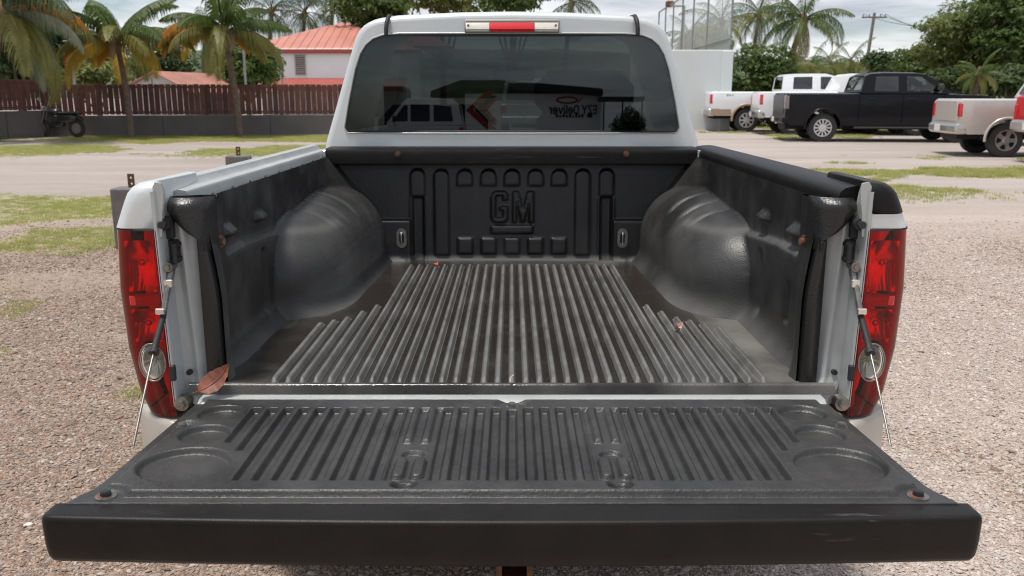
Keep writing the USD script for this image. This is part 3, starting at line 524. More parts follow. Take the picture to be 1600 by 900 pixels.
cab = part(truck, 'cab', shell, SILVER, 45)
back = opoly.buffer(-0.026).difference(wpoly.buffer(0.010))
pts = []; tri = trimesh.creation.triangulate_polygon(shapely.segmentize(back, 0.04), engine='earcut')
bm = trimesh.Trimesh(np.c_[tri[0], np.zeros(len(tri[0]))], tri[1]).subdivide_to_size(0.05); v = np.array(bm.vertices); bmv = np.stack([v[:, 0], yback(v[:, 0], v[:, 1]), v[:, 1]], 1)
bk = trimesh.Trimesh(bmv, bm.faces); 
if bk.face_normals[0][1] > 0: bk.invert()
part(cab, 'back_panel', bk, SILVER, True)
def ring_tube(poly, r, dy, mat_, name, d=0.012):
    p = dens(poly, d); p = np.vstack([p, p[:1]]); part(cab, name, tube(np.stack([p[:, 0], yback(p[:, 0], p[:, 1]) + dy, p[:, 1]], 1), r, 8, False), mat_, 60)
ring_tube(wpoly.buffer(0.009), 0.0035, -0.001, SILVER_DULL, 'window_trim'); ring_tube(wpoly.buffer(0.0035), 0.006, 0.003, RUBBER, 'window_seal')
t2 = trimesh.creation.triangulate_polygon(shapely.segmentize(wpoly.buffer(.002), 0.05), engine='earcut'); gm = trimesh.Trimesh(np.c_[t2[0], np.zeros(len(t2[0]))], t2[1]).subdivide_to_size(0.04)
TILT = 0.019; gv = np.array(gm.vertices); gv = np.stack([gv[:, 0], 1.7035 + 0.035 * (np.abs(gv[:, 0]) / 0.65) ** 3 * 0.25 + TILT * (gv[:, 1] - 1.2), gv[:, 1]], 1)
gg = trimesh.Trimesh(gv, gm.faces)
if gg.face_normals[0][1] > 0: gg.invert()
part(cab, 'rear_window', gg, GLASS_TINT, True)
for sg in (-1, 1):
    path = [(sg * 0.487, 1.6965, 1.628), (sg * 0.487, 1.6975, 1.65), (sg * 0.485, 1.702, 1.672), (sg * 0.483, 1.712, 1.688), (sg * 0.480, 1.74, 1.702), (sg * .475, 1.85, 1.7055), (sg * .47, 2.9, 1.7055)]
    sec = [np.array([(dx, 0, dz) for dx, dz in ((-.009, 0), (.009, 0))])]
    st = loft([[(x - .009, y, z), (x - .007, y - .004, z + .0035), (x + .007, y - .004, z + .0035), (x + .009, y, z)] for x, y, z in path], False)
    part(cab, 'roof_strip', cat_([st, st.copy().__class__(st.vertices, st.faces[:, ::-1], process=False)]) if False else tube(path, 0.0085, 8), RUBBER, 50)
# high brake light
def lens_block(x0, x1, mat_, name, par, y0=1.672, tz=0.0):
    r = [[(x, yback(x, z) - (1.7 - y0) * d - .002 + .012 * (1 - d), z) for z, d in ((1.640 + tz, .0), (1.641 + tz, .8), (1.650 + tz, 1.0), (1.672, .75), (1.681, .35), (1.683, 0))] for x in np.linspace(x0, x1, 10)]
    m = loft(r, False); e = []
    for q, fl in ((r[0], 1), (r[-1], -1)): e.append(trimesh.Trimesh(np.array(q), [[0, i, i + 1][::fl] for i in range(1, 5)], process=False))
    m = cat_([m] + e)
    return part(par, name, m, mat_, 40)
bl = part(truck, 'brake_light', cat_([rbox(-0.184, 0.184, 1.6935, 1.712, 1.636, 1.688, .006)]), mat('lamp_base', (0.22, 0.21, 0.19), 0.5), 40)
lens_block(-0.086, 0.086, RED_SOLID, 'red_lens', bl)
CLOUDY = mat('cloudy_lens', (0.52, 0.50, 0.44), 0.18, var=0.08, vscale=30, coat=0.6)
lens_block(-0.178, -0.0875, CLOUDY, 'clear_lens', bl); lens_block(0.0875, 0.178, CLOUDY, 'clear_lens', bl)
for sg in (-1, 1): part(bl, 'screw', cyl((sg * .168, 1.676, 1.662), (sg * .168, 1.668, 1.662), .005, 10), STEEL)
# inside the cab: seats, mirror, dashboard, windscreen
def headrest(cx): return rbox(cx - .135, cx + .135, 2.18, 2.30, 1.37, 1.545, .05)
for cx in (-0.36, 0.36):
    st = part(truck, 'seat', cat_([rbox(cx - .25, cx + .25, 2.16, 2.34, 0.75, 1.36, .07), rbox(cx - .25, cx + .25, 2.2, 2.75, .62, .78, .05)]), SEATMAT, 50)
    if cx > 0: part(st, 'headrest', rbox(cx - .26, cx + .19, 2.15, 2.30, 1.30, 1.51, .09), SEATMAT, 60)
    else: part(st, 'headrest', rbox(cx - .12, cx + .12, 2.2, 2.30, 1.27, 1.33, .02), SEATMAT, 60)
part(truck, 'rear_view_mirror', cat_([rbox(-.10, .12, 2.86, 2.885, 1.475, 1.535, .02), cyl((.01, 2.88, 1.52), (.01, 2.93, 1.60), .012, 10)]), TRIM, 50)
part(truck, 'dashboard', cat_([rbox(-.7, .7, 2.75, 3.35, .9, 1.16, .05), rbox(.2, .5, 2.72, 2.9, 1.10, 1.18, .04)]), TRIM, 50)
part(truck, 'cab_floor', cat_([rbox(-.74, .74, 1.75, 3.3, .5, .56), rbox(-.735, -.69, 1.84, 3.2, .55, 1.20), rbox(.69, .735, 1.84, 3.2, .55, 1.20)]), TRIM)
part(truck, 'front_body', warp(prism(Polygon([(1.72, 0.46), (1.72, 1.12), (3.2, 1.12), (3.5, 1.10), (4.55, 1.0), (4.72, 0.9), (4.75, 0.5), (4.6, .44), (4.55, 0.44), (4.5, .62), (4.32, .78), (4.08, .78), (3.9, .62), (3.85, .44)]), -0.78, 0.78), lambda v: v), SILVER, 30)
part(truck, 'windscreen', trimesh.Trimesh(np.array([(-.70, 3.25, 1.12), (.70, 3.25, 1.12), (.58, 2.92, 1.62), (-.58, 2.92, 1.62)]), [[0, 1, 2], [0, 2, 3]], process=False), GLASS_CLEAR, False)
part(truck, 'steering_wheel', tube([(-.36 + .18 * math.cos(q), 2.72 - .06 * math.sin(q), 1.08 + .16 * math.sin(q)) for q in np.linspace(0, 2 * math.pi, 25)], .014, 8), TRIM, 60)
# dead leaves lying in the bed
LEAFRED = mat('dead_leaf', (0.17, 0.055, 0.032), 0.55, var=0.35, vscale=30)
LEAFPINK = mat('dry_leaf', (0.34, 0.20, 0.17), 0.7, var=0.3, vscale=60)
LEAFORANGE = mat('orange_leaf', (0.50, 0.10, 0.03), 0.6, var=0.2)
def leaf_mesh(L, W, curl, fold):
    u, w = np.meshgrid(np.linspace(0, 1, 15), np.linspace(-1, 1, 9), indexing='ij'); hw = W * np.sin(np.pi * np.clip(u, 0, 1) ** 0.8) ** 0.8 * (1 - .15 * u)
    x = u * L; y = w * hw; z = fold * np.abs(w) * hw + curl * (u - .45) ** 2 * L + 0.0025 * np.sin(u * 30) * np.abs(w)
    v = np.stack([x, y, z], -1).reshape(-1, 3); f = grid_faces(15, 9); m = trimesh.Trimesh(v, f, process=False)
    rib_ = tube([(t * L, 0, curl * (t - .45) ** 2 * L + .001) for t in np.linspace(-.12, 1, 10)], np.linspace(.0016, .0006, 10), 5); return cat_([m, rib_])
def leaf(mesh, mat_, pos, rot, label):
    M = trimesh.transformations.euler_matrix(*rot); m = mesh.copy(); m.apply_transform(M); return solo('fallen_leaf', moved(m, pos), mat_, label, 'leaf', 40)
leaf(leaf_mesh(0.085, 0.026, 0.9, 0.35), LEAFRED, (-0.668, -0.026, 0.774), (0.75, -0.62, 0.45), 'large curled red-brown leaf at the left rear corner of the truck bed')
leaf(leaf_mesh(0.034, 0.013, 2.2, 0.8), LEAFPINK, (0.425, 0.415, 0.796), (0.5, 0.1, 0.9), 'small crumpled pinkish dry leaf on the ribs at the right of the truck bed')
leaf(leaf_mesh(0.030, 0.007, 1.0, 0.4), LEAFORANGE, (-0.285, 1.325, 0.790), (0.2, -.1, 1.2), 'bright orange leaf scrap at the far left end of the bed ribs')
leaf(leaf_mesh(0.018, 0.005, 1.0, 0.4), LEAFORANGE, (0.093, 1.325, 0.780), (0.2, -.1, 1.6), 'tiny dull orange leaf scrap at the middle of the bed front')
solo('twig', tube([(-.004, -.004, .792), (-.004, .004, .800), (.003, .012, .803), (.004, .022, .792)], .0016, 6), mat('pale_twig', (0.45, 0.38, 0.30), 0.7), 'tiny pale bent twig on the rear edge of the bed floor', 'twig', 40)
# ------------------------------------------------------------------ ground: one sheet to the horizon, loose gravel and grass on it
gx = np.unique(np.concatenate([np.linspace(-30, 30, 151), np.linspace(-60, 60, 81), [-6000, -3000, -1000, -300, -120, 120, 300, 1000, 3000, 6000]]))
gy = np.unique(np.concatenate([np.linspace(-4, 40, 177), np.linspace(-100, 60, 107), [-6000, -3000, -1000, -300, 100, 200, 500, 1000, 3000, 6000]]))
X, Y = np.meshgrid(gx, gy, indexing='ij'); near = np.clip(1 - np.hypot(X, Y) / 60, 0, 1)
Z = ground_z(Y) + near * 0.03 * (meshkit.fbm(np.stack([X * .5, Y * .5, X * 0], -1), 3) - 0.5)
GROUND = usdkit.material(stage, '/World/Looks/ground', {
    'g': ('geometry', {}), 'xyz': ('separate_xyz', {}),
    'v1': ('voronoi_texture', {'scale': 80.0, 'randomness': 1.0}), 'sep': ('separate_color', {}),
    'stone': ('rgb_ramp', {'ramp': [(0.0, (0.16, 0.105, 0.08)), (0.25, (0.30, 0.215, 0.165)), (0.5, (0.36, 0.275, 0.225)), (0.75, (0.30, 0.265, 0.235)), (1.0, (0.52, 0.46, 0.41))]}),
    'v2': ('voronoi_texture', {'scale': 17.0}), 'big': ('noise_texture', {'scale': 0.55, 'detail': 6.0, 'roughness': 0.6}), 'fine': ('noise_texture', {'scale': 9.0, 'detail': 8.0, 'roughness': 0.7}),
    'dirt': ('rgb_ramp', {'ramp': [(0.3, (0.22, 0.15, 0.11)), (0.7, (0.36, 0.285, 0.235))]}),
    'side': ('map_range', {'from_min': -1.5, 'from_max': 1.5, 'to_min': 0.0, 'to_max': 1.0, 'clamp': True}),
    'pale': ('mix_color', {'blend_type': 'mix', 'b': (0.52, 0.445, 0.40), 'fac': 0.0}), 'palefac': ('math', {'math_type': 'multiply', 'value2': 0.45}),
    'road': ('map_range', {'range_type': 'smoothstep', 'from_min': 5.0, 'from_max': 12.0, 'to_min': 0.0, 'to_max': 0.7, 'clamp': True}),
    'roadc': ('mix_color', {'b': (0.365, 0.335, 0.32)}), 'trk': ('mapping', {'scale': (0.14, 0.7, 1.0)}), 'trn': ('noise_texture', {'scale': 1.0, 'detail': 6.0, 'roughness': 0.65}), 'roadn': ('rgb_ramp', {'ramp': [(0.30, (0.78, 0.75, 0.71)), (0.70, (1.12,) * 3)]}), 'roadm': ('mix_color', {'blend_type': 'multiply', 'fac': 1.0}),
    'm1': ('mix_color', {'fac': 0.5}), 'ga': ('attribute', {'attribute': 'grass'}), 'gf': ('math', {'math_type': 'multiply'}), 'gf2': ('map_range', {'from_min': .35, 'from_max': .6, 'to_min': .15, 'to_max': .75}), 'gmix': ('mix_color', {'b': (0.42, 0.40, 0.19)}), 'bumpv': ('bump', {'strength': 0.8, 'distance': 0.012}), 'p': ('principled_bsdf', {'roughness': 0.9, 'specular_ior_level': 0.25})},
    [('g.position', 'v1.vector'), ('g.position', 'v2.vector'), ('g.position', 'big.vector'), ('g.position', 'fine.vector'), ('g.position', 'xyz.vector'),
     ('v1.color', 'sep.color'), ('sep.r', 'stone.fac'), ('fine.fac', 'dirt.fac'), ('stone.color', 'm1.a'), ('dirt.color', 'm1.b'), ('big.fac', 'm1.fac'),
     ('xyz.x', 'side.value'), ('side.result', 'palefac.value1'), ('palefac.value', 'pale.fac'), ('m1.result', 'pale.a'),
     ('xyz.y', 'road.value'), ('road.result', 'roadc.fac'), ('pale.result', 'roadc.a'), ('roadc.result', 'roadm.a'), ('g.position', 'trk.vector'), ('trk.vector', 'trn.vector'), ('trn.fac', 'roadn.fac'), ('roadn.color', 'roadm.b'), ('roadm.result', 'gmix.a'), ('ga.fac', 'gf.value1'), ('fine.fac', 'gf2.value'), ('gf2.result', 'gf.value2'), ('gf.value', 'gmix.fac'), ('gmix.result', 'p.base_color'),
     ('v1.distance', 'bumpv.height'), ('bumpv.normal', 'p.normal')], surface='p.BSDF')
nz = lambda x, y, f, s=0: meshkit.fbm(np.stack([x * f, y * f, x * 0 + s], -1), 4)
FIELDS = [(60000, -9.5, -1.0, 1.5, 10.8, lambda x, y: np.clip((nz(x, y, 0.9, 3) - 0.585 + 0.02 * np.clip(y - 4, 0, 4)) * 6, 0, 1), .3, .75),          # patches beside the truck, left
          (90000, -24, -3.0, 17.0, 27.5, lambda x, y: np.clip((nz(x, y, 0.35, 9) - 0.40 + .12 * sstep(20, 24, y)) * 6, 0, 1) * sstep(18, 21, y + 2 * nz(x, y, .3, 4)), .5, 1.1),   # strip before the fence
          (90000, 3.5, 20, 9.5, 18.5, lambda x, y: np.clip((nz(x, y, 0.5, 21) - 0.45) * 5, 0, 1) * sstep(9.5, 12.0, y + nz(x, y, 1, 2)) * (1 - sstep(16.5, 18.5, y)), .5, 1.4),       # band before the parked trucks
          (40000, 5, 26, 24, 38, lambda x, y: np.clip((nz(x, y, 0.3, 33) - 0.47) * 6, 0, 1), .8, 1.8)]
tint = np.zeros_like(X)
for n, x0, x1, y0, y1, fn, *_ in FIELDS: tint = np.maximum(tint, fn(X, Y) * (X > x0) * (X < x1) * (Y > y0) * (Y < y1))
V = np.stack([X, Y, Z], -1).reshape(-1, 3); F = grid_faces(len(gx), len(gy)); m = raw('/World/ground', V, F, vnormals(V, F), GROUND, {'grass': tint.ravel()}); tag(m.GetPrim(), kind='structure')
gz_tab = Z
from scipy.interpolate import RegularGridInterpolator
ground_at = RegularGridInterpolator((gx, gy), Z, bounds_error=False, fill_value=0.0)
def instancer(name, protos, pos, quat, scl, idx, label, cat):
    pi = UsdGeom.PointInstancer.Define(stage, '/World/' + name); tag(pi.GetPrim(), label, cat, kind='stuff'); rel = pi.CreatePrototypesRel()
    for i, (m, mt) in enumerate(protos):
        path = f'/World/{name}/{"stone" if name == "gravel" else "tuft"}_{i:03d}'; usdkit.mesh(stage, path, m, mt, False); rel.AddTarget(path)
    pi.CreatePositionsAttr(Vt.Vec3fArray.FromNumpy(pos.astype(np.float32))); pi.CreateProtoIndicesAttr(Vt.IntArray.FromNumpy(idx.astype(np.int32)))
    pi.CreateScalesAttr(Vt.Vec3fArray.FromNumpy(scl.astype(np.float32)))
    pi.CreateOrientationsAttr(Vt.QuathArray([Gf.Quath(float(a), float(b), float(c), float(d)) for a, b, c, d in quat])); return pi
def in_view(x, y, margin=0.4): return np.abs(x) < (y + 1.8) * 0.63 + margin
rng = np.random.default_rng(11)
N = 560000; d = rng.random(N); y = 0.2 + 8.3 * d ** 1.5; x = (rng.random(N) * 2 - 1) * ((y + 1.8) * .62 + .2)
ok = (in_view(x, y)) & ((np.abs(x) > 0.95 + 0.12 * np.clip(y - .6, 0, 9)) | (y < 1.5)); x, y = x[ok], y[ok]
patch = meshkit.fbm(np.stack([x * 1.1, y * 1.1, x * 0 + 7], -1), 4); left = x < 0
ok = rng.random(len(x)) < (1 - sstep(4.5, 8.5, y)) * np.where(left, np.clip((patch - 0.42) * 7, 0.10, 1), 1.0); x, y = x[ok], y[ok]
cols = [(0.23, 0.165, 0.125), (0.27, 0.20, 0.155), (0.19, 0.13, 0.10), (0.30, 0.24, 0.20), (0.25, 0.21, 0.18), (0.37, 0.32, 0.275), (0.25, 0.155, 0.11), (0.17, 0.135, 0.115), (0.28, 0.20, 0.155)]
palec = [(0.40, 0.335, 0.30), (0.43, 0.37, 0.335), (0.34, 0.275, 0.24), (0.39, 0.355, 0.325), (0.47, 0.42, 0.385), (0.38, 0.30, 0.255)]
protos = []
for k, c in enumerate(cols + palec):
    b = trimesh.creation.icosphere(1, 1.0); v = np.array(b.vertices); v *= (0.72 + 0.6 * meshkit.noise(v * 1.3 + k * 9.1, k))[:, None]; v *= [1.25, 0.8, 0.42]
    protos.append((trimesh.convex.convex_hull(v), mat(f'stone_{k}', c, 0.88, var=0.2, vscale=25, spec=0.3)))
sz = np.where(x < 0, 0.0023, 0.0022) * np.exp(rng.normal(0.30, 0.42, len(x))) * (1 + 0.09 * y); a = rng.random(len(x)) * 2 * np.pi; tl_ = rng.normal(0, 0.28, (len(x), 2))
q = np.stack([np.cos(a / 2), tl_[:, 0] * .5, tl_[:, 1] * .5, np.sin(a / 2)], 1); q /= np.linalg.norm(q, axis=1, keepdims=True)
idx = np.where(x < 0, rng.integers(0, len(cols), len(x)), np.where(rng.random(len(x)) < np.clip(.70 + (meshkit.fbm(np.stack([x * .8, y * .8, x * 0 + 40], -1), 4) - .5) * 3, .2, 1), len(cols) + rng.integers(0, len(palec), len(x)), rng.integers(0, len(cols), len(x))))
pos = np.stack([x, y, ground_at(np.stack([x, y], 1)) + sz * 0.25], 1)
instancer('gravel', protos, pos, q, np.repeat(sz[:, None], 3, 1), idx, 'loose brown and pinkish gravel stones covering the ground around the pickup', 'gravel')
# grass tufts in patches and bands
def tuft(n, h, seed):
    r = np.random.default_rng(seed); V, F = [], []
    for k in range(n):
        a = r.random() * 6.283; b = r.random() * 6.283; o = np.array([math.cos(b), math.sin(b), 0]) * r.random() ** .5 * h * 1.3; L = h * (0.5 + .7 * r.random()); w = h * 0.055; dr = np.array([math.cos(a), math.sin(a), 0]); sd = np.array([-dr[1], dr[0], 0]) * w; lean = 0.25 + .7 * r.random()
        p = [o, o + dr * L * lean * .35 + [0, 0, L * .6], o + dr * L * lean + [0, 0, L * (1.0 - .35 * lean)]]; i = len(V)
        V += [p[0] - sd, p[0] + sd, p[1] - sd * .8, p[1] + sd * .8, p[2]]; F += [[i, i + 1, i + 3], [i, i + 3, i + 2], [i + 2, i + 3, i + 4]]
    return trimesh.Trimesh(np.array(V), np.array(F), process=False)
GM = [leafmat('grass_green', (0.27, 0.33, 0.08), (0.46, 0.48, 0.17), .6), leafmat('grass_dry', (0.50, 0.44, 0.22), (0.64, 0.56, 0.32), .6), leafmat('grass_yellowgreen', (0.38, 0.40, 0.12), (0.56, 0.54, 0.24), .6)]
protos = [(tuft(16, 0.05, k), GM[k % 3]) for k in range(6)]
PX, PY, PS = [], [], []
def scatter(n, x0, x1, y0, y1, fn, smin, smax):
    x = x0 + (x1 - x0) * rng.random(n); y = y0 + (y1 - y0) * rng.random(n); ok = (rng.random(n) < fn(x, y)) & in_view(x, y, 1.0); PX.append(x[ok]); PY.append(y[ok]); PS.append(smin + (smax - smin) * rng.random(ok.sum()))
for args in FIELDS: scatter(*args)
x, y, s = map(np.concatenate, (PX, PY, PS)); a = rng.random(len(x)) * 6.283
instancer('grass', protos, np.stack([x, y, ground_at(np.stack([x, y], 1)) - .003], 1), np.stack([np.cos(a / 2), a * 0, a * 0, np.sin(a / 2)], 1), np.repeat(s[:, None], 3, 1), rng.integers(0, 6, len(x)), 'short patchy green and yellow grass growing through the gravel lot', 'grass')
for k, (u, v, r) in enumerate(((45, 822, .013), (232, 641, .009), (485, 885, .012))):
    p = on_ground(u, v); b = trimesh.creation.icosphere(2, 1.0); w = np.array(b.vertices); w *= (0.8 + .4 * meshkit.noise(w * 1.5 + k * 5, 3))[:, None] * np.array([1.2, .9, .5]) * r
    if k < 2: solo('white_stone', moved(trimesh.Trimesh(w, b.faces), p + [0, 0, r * .35]), WHITESTONE if k else (WHITESTONE := mat('white_stone', (0.52, 0.51, 0.49), 0.8, var=.08, vscale=40)), ['larger smooth white stone in the gravel left of the lowered tailgate', 'small white stone in the gravel left of the left tail light'][k], 'stone', True)
# ------------------------------------------------------------------ parked vehicles
def to_tri(m): k = m.to_mesh(); return trimesh.Trimesh(k.vert_properties[:, :3], k.tri_verts, process=False)
HEADRED = mat('vehicle_red_lamp', (0.45, 0.008, 0.012), 0.15, coat=0.7)
LAMPCLEAR = mat('vehicle_clear_lamp', (0.55, 0.55, 0.53), 0.15, 0.3, coat=0.6)
SMOKE = mat('smoked_lamp', (.16, .13, .12), .2, coat=.6)
DARKCHROME = mat('weathered_chrome', (0.48, 0.46, 0.44), 0.22, 0.9, var=0.1)
def vehicle(name, label, cat, pos, rotz, S, paint, group=None, scale=None):
    """local frame: rear axle at y = 0, nose along +y, x to the vehicle's right, z = 0 the ground"""
    t = thing(name, label, cat, pos, rotz, group, scale); W, r, oh, zb, zr, wb, fo = (S[k] for k in ('W', 'r', 'oh', 'zb', 'zr', 'wb', 'fo')); hw = W / 2
    prof = Polygon([(-oh, zb + .12), (-oh + .02, zr - .05), (-oh + .05, zr)] + S['top'] + [(wb + fo - .04, S['zn'] - .04), (wb + fo, S['zn'] - .18), (wb + fo, zb + .05), (wb + fo - .25, zb), (-oh + .2, zb)])
    ar = r * 1.24
    for ya in (0, wb): prof = prof.difference(Point(ya, r * 1.08).buffer(ar, 20))
    prof = prof.buffer(.02).buffer(-.02)
    def tumble(v):
        x = v[:, 0]; z = v[:, 2]; e = np.clip((np.abs(x) / hw - 0.80) / 0.20, 0, 1)
        x = x * (1 - .055 * np.clip((z - zr + .25) / .45, 0, 1.2) - .05 * np.clip((zb + .25 - z) / .3, 0, 1)); ends = np.clip(1 - (v[:, 1] + oh) / .25, 0, 1) + np.clip(1 - (wb + fo - v[:, 1]) / .7, 0, 1)
        x = x * (1 - .05 * ends ** 2)
        return np.stack([x, v[:, 1] + 0 * e, z - 0.035 * e ** 2 * np.clip((z - zr + .1) / .1, 0, 1)], 1)
    b = mf(prism(prof, -hw, hw))
    if S.get('bed'):
        y0, y1 = -oh + .06, S['bed'] - .05; b = b - mf(trimesh.creation.box((W - .30, y1 - y0, 1.2)).apply_translation((0, (y0 + y1) / 2, zr - .45 + .6)))
    for y, z0, z1 in S.get('seams', []): b = b - mf(trimesh.creation.box((.05, .026, z1 - z0)).apply_translation((hw, y, (z0 + z1) / 2))) - mf(trimesh.creation.box((.05, .026, z1 - z0)).apply_translation((-hw, y, (z0 + z1) / 2)))
    body = to_tri(b.refine_to_length(0.16)); body = warp(body, tumble); bp_ = part(t, 'body', body, paint, 35)
    cp = Polygon(S['cab']); chw = hw * .945; zc0, zc1 = S['cab'][0][1], max(z for _, z in S['cab'])
    def ctum(v): return np.stack([v[:, 0] * (1 - .15 * np.clip((v[:, 2] - zc0) / (zc1 - zc0), 0, 1.05)), v[:, 1], v[:, 2] - .03 * np.clip((np.abs(v[:, 0]) / chw - .7) / .3, 0, 1) ** 2 * np.clip((v[:, 2] - zc1 + .15) / .15, 0, 1)], 1)
    outer = mf(prism(cp.buffer(-.05).buffer(.05), -chw, chw)); inner = mf(prism(cp.buffer(-.06), -chw + .07, chw - .07)); panes = mf(prism(cp.buffer(-.015), -chw + .012, chw - .012)) - mf(prism(cp.buffer(-.022), -chw + .02, chw - .02))
    sh = outer - inner; holes = []
    for w in S['windows']: holes.append(('side_window', mf(prism(Polygon(w[0]).buffer(-.03).buffer(.03), -3, 3)), w[1]))
    zlo, zhi = zc0 + .10, zc1 - .10; q = chw - .10
    fr = Polygon([(-q, zlo), (q, zlo), (q * .98, zhi), (-q * .98, zhi)]).buffer(-.05).buffer(.05); ym = np.mean([y for y, _ in S['cab']])
    holes.append(('windscreen', mf(prism(fr, S['wsy'], 99, 'y')), GLASS_CLEAR)); holes.append(('rear_window', mf(prism(fr, -99, S['rwy'], 'y')), GLASS_DARK))
    for n_, h, _ in holes: sh = sh - h
    part(t, 'cab', warp(to_tri(sh.refine_to_length(.2)), ctum), paint, 35)
    for n_, h, g in holes:
        pn = panes ^ h
        if n_ == 'side_window':
            for cut in ((1, 0, 0), (-1, 0, 0)): part(t, 'side_window', warp(to_tri(pn.trim_by_plane(cut, 0)), ctum), g, False)
        else: part(t, n_, warp(to_tri(pn), ctum), g, False)
    for s in (-1, 1):
        for ya in (0, wb): wheel(t, s * (hw - .14), ya, r, .25, s, S.get('spokes', 6), S.get('rim', ALLOY))
        q0, q1 = s * hw * .70, s * (hw + .008)
        lz0, lz1, ldy = S['lamp']; part(t, 'tail_light', warp(rbox(min(q0 * 1.18, q1), max(q0 * 1.18, q1), -oh - .012, -oh + ldy, lz0, lz1, .03), tumble), S.get('lampmat', HEADRED), 40)
        part(t, 'headlight', warp(rbox(min(q0 * .9, q1), max(q0 * .9, q1), wb + fo - .25, wb + fo + .004, S['zn'] - .32, S['zn'] - .10, .03), tumble), LAMPCLEAR, 40)
        part(t, 'side_mirror', rbox(min(s * hw * .93, s * (hw + .17)), max(s * hw * .93, s * (hw + .17)), S['my'], S['my'] + .12, zc0 + .07, zc0 + .27, .04), S.get('mirror', TRIM), 40)
        for y, z in S.get('handles', []): part(t, 'door_handle', warp(rbox(min(s * (hw - .03), s * (hw + .012)), max(s * (hw - .03), s * (hw + .012)), y - .11, y + .11, z - .025, z + .025, .012), tumble), S.get('handle', paint), 40)
        for ya in (0, wb):
            arc = [(ya + ar * math.cos(a), r * 1.08 + ar * math.sin(a)) for a in np.linspace(-.12, math.pi + .12, 22)]; fl = tube([(s * (hw - .012 - .055 * hw * max(0, z - zr + .25) / .45), y, z) for y, z in arc], S.get('flare', .022), 8); part(t, 'wheel_arch_flare', fl, S.get('flaremat', paint), 60)
            part(t, 'wheel_well', loft([[(s * xq, ya + ar * 1.02 * math.cos(a), r * 1.08 + ar * 1.02 * math.sin(a)) for xq in (.35, hw - .06)] for a in np.linspace(0, math.pi, 14)], False, flip=(s > 0)), DARKHOLE, 60)
    bz0, bz1 = S['bump']; part(t, 'rear_bumper', warp(rbox(-hw * .97, hw * .97, -oh - .16, -oh + .10, bz0, bz1, .05), lambda v: v + np.stack([0 * v[:, 0], .12 * (np.abs(v[:, 0]) / hw) ** 3, 0 * v[:, 0]], 1)), S.get('bumpmat', DARKCHROME), 40)
    part(t, 'front_bumper', rbox(-hw * .95, hw * .95, wb + fo - .1, wb + fo + .10, bz0, bz1, .05), S.get('bumpmat', DARKCHROME), 40)
    part(t, 'number_plate', rbox(-.16, .16, -oh - .168, -oh - .15, bz0 + .05, bz0 + .19, .004), mat_plate, 20)
    if S.get('bed'): part(t, 'tailgate', rbox(-hw * .74, hw * .74, -oh - .008, -oh + .05, bz1 + .06, zr - .03, .02), paint, 40)
    part(t, 'underbody', cat_([rbox(-.5, .5, -oh + .1, wb + fo - .3, zb - .12, zb + .06, .02), rbox(-hw + .35, hw - .35, -.08, .08, r - .09, r + .09, .05), rbox(-hw + .35, hw - .35, wb - .08, wb + .08, r - .09, r + .09, .05)]), DARKHOLE, 40)
    for s in (-1, 1):
        part(t, 'seat', cat_([rbox(s * .4 - .24, s * .4 + .24, S['seat'] - .12, S['seat'] + .08, zb + .3, zc0 + .12, .05), rbox(s * .4 - .13, s * .4 + .13, S['seat'] - .12, S['seat'] - .02, zc0 + .14, zc0 + .33, .04)]), SEATMAT, 50)
    return t
mat_plate = mat('number_plate', (0.6, 0.6, 0.56), 0.4)
def decal(t, text, h, x, y, z, mt):
    m = meshkit.text_mesh(text, h, .004, True); v = np.array(m.vertices); w = v[:, 0].max()
    return part(t, 'badge', trimesh.Trimesh(np.stack([x + v[:, 2], y + v[:, 0] - w / 2, z + v[:, 1]], 1), m.faces, process=False), mt, False)
HEAD = math.radians(-6 - 90)
F150 = dict(W=2.0, r=.405, oh=1.08, zb=.47, zr=1.385, wb=3.67, fo=1.0, bed=.93, zn=1.27, top=[(.97, 1.385), (1.0, 1.37), (3.35, 1.37), (3.5, 1.36), (4.4, 1.31)], cab=[(.98, 1.37), (1.10, 1.85), (1.25, 1.94), (1.6, 1.965), (2.45, 1.955), (2.75, 1.90), (3.55, 1.36)],
    windows=[([(1.36, 1.43), (1.40, 1.85), (2.02, 1.86), (2.02, 1.43)], GLASS_DARK), ([(2.24, 1.43), (2.24, 1.86), (2.62, 1.84), (3.2, 1.46), (3.2, 1.36), (2.95, 1.36), (2.85, 1.43)], GLASS_CLEAR)], wsy=2.75, rwy=1.2, lamp=(.92, 1.34, .12), lampmat=SMOKE, my=3.05, seams=[(.95, .55, 1.40), (2.14, .55, 1.40), (3.25, .60, 1.36)],
    handles=[(1.32, 1.22), (2.38, 1.22)], bump=(.52, .72), bumpmat=CAPPLASTIC, seat=2.55, spokes=12, flare=.03, mirror=TRIM)
p = on_ground(1289, 222)
f150 = vehicle('pickup_truck', 'black crew-cab pickup with silver rims, parked side-on in the lot', 'pickup truck', p + [math.sin(math.radians(6)) * .0, 0.95, 0], HEAD, F150, BLACKP, 'pickups parked in the lot on the right')
decal(f150, '4X4', .13, .965, -.45, 1.16, mat('decal_silver', (.55, .53, .50), .5)); part(f150, 'running_board', rbox(.86, 1.0, .85, 3.0, .38, .44, .02), RUBBER); part(f150, 'running_board', rbox(-1.0, -.86, .85, 3.0, .38, .44, .02), RUBBER)
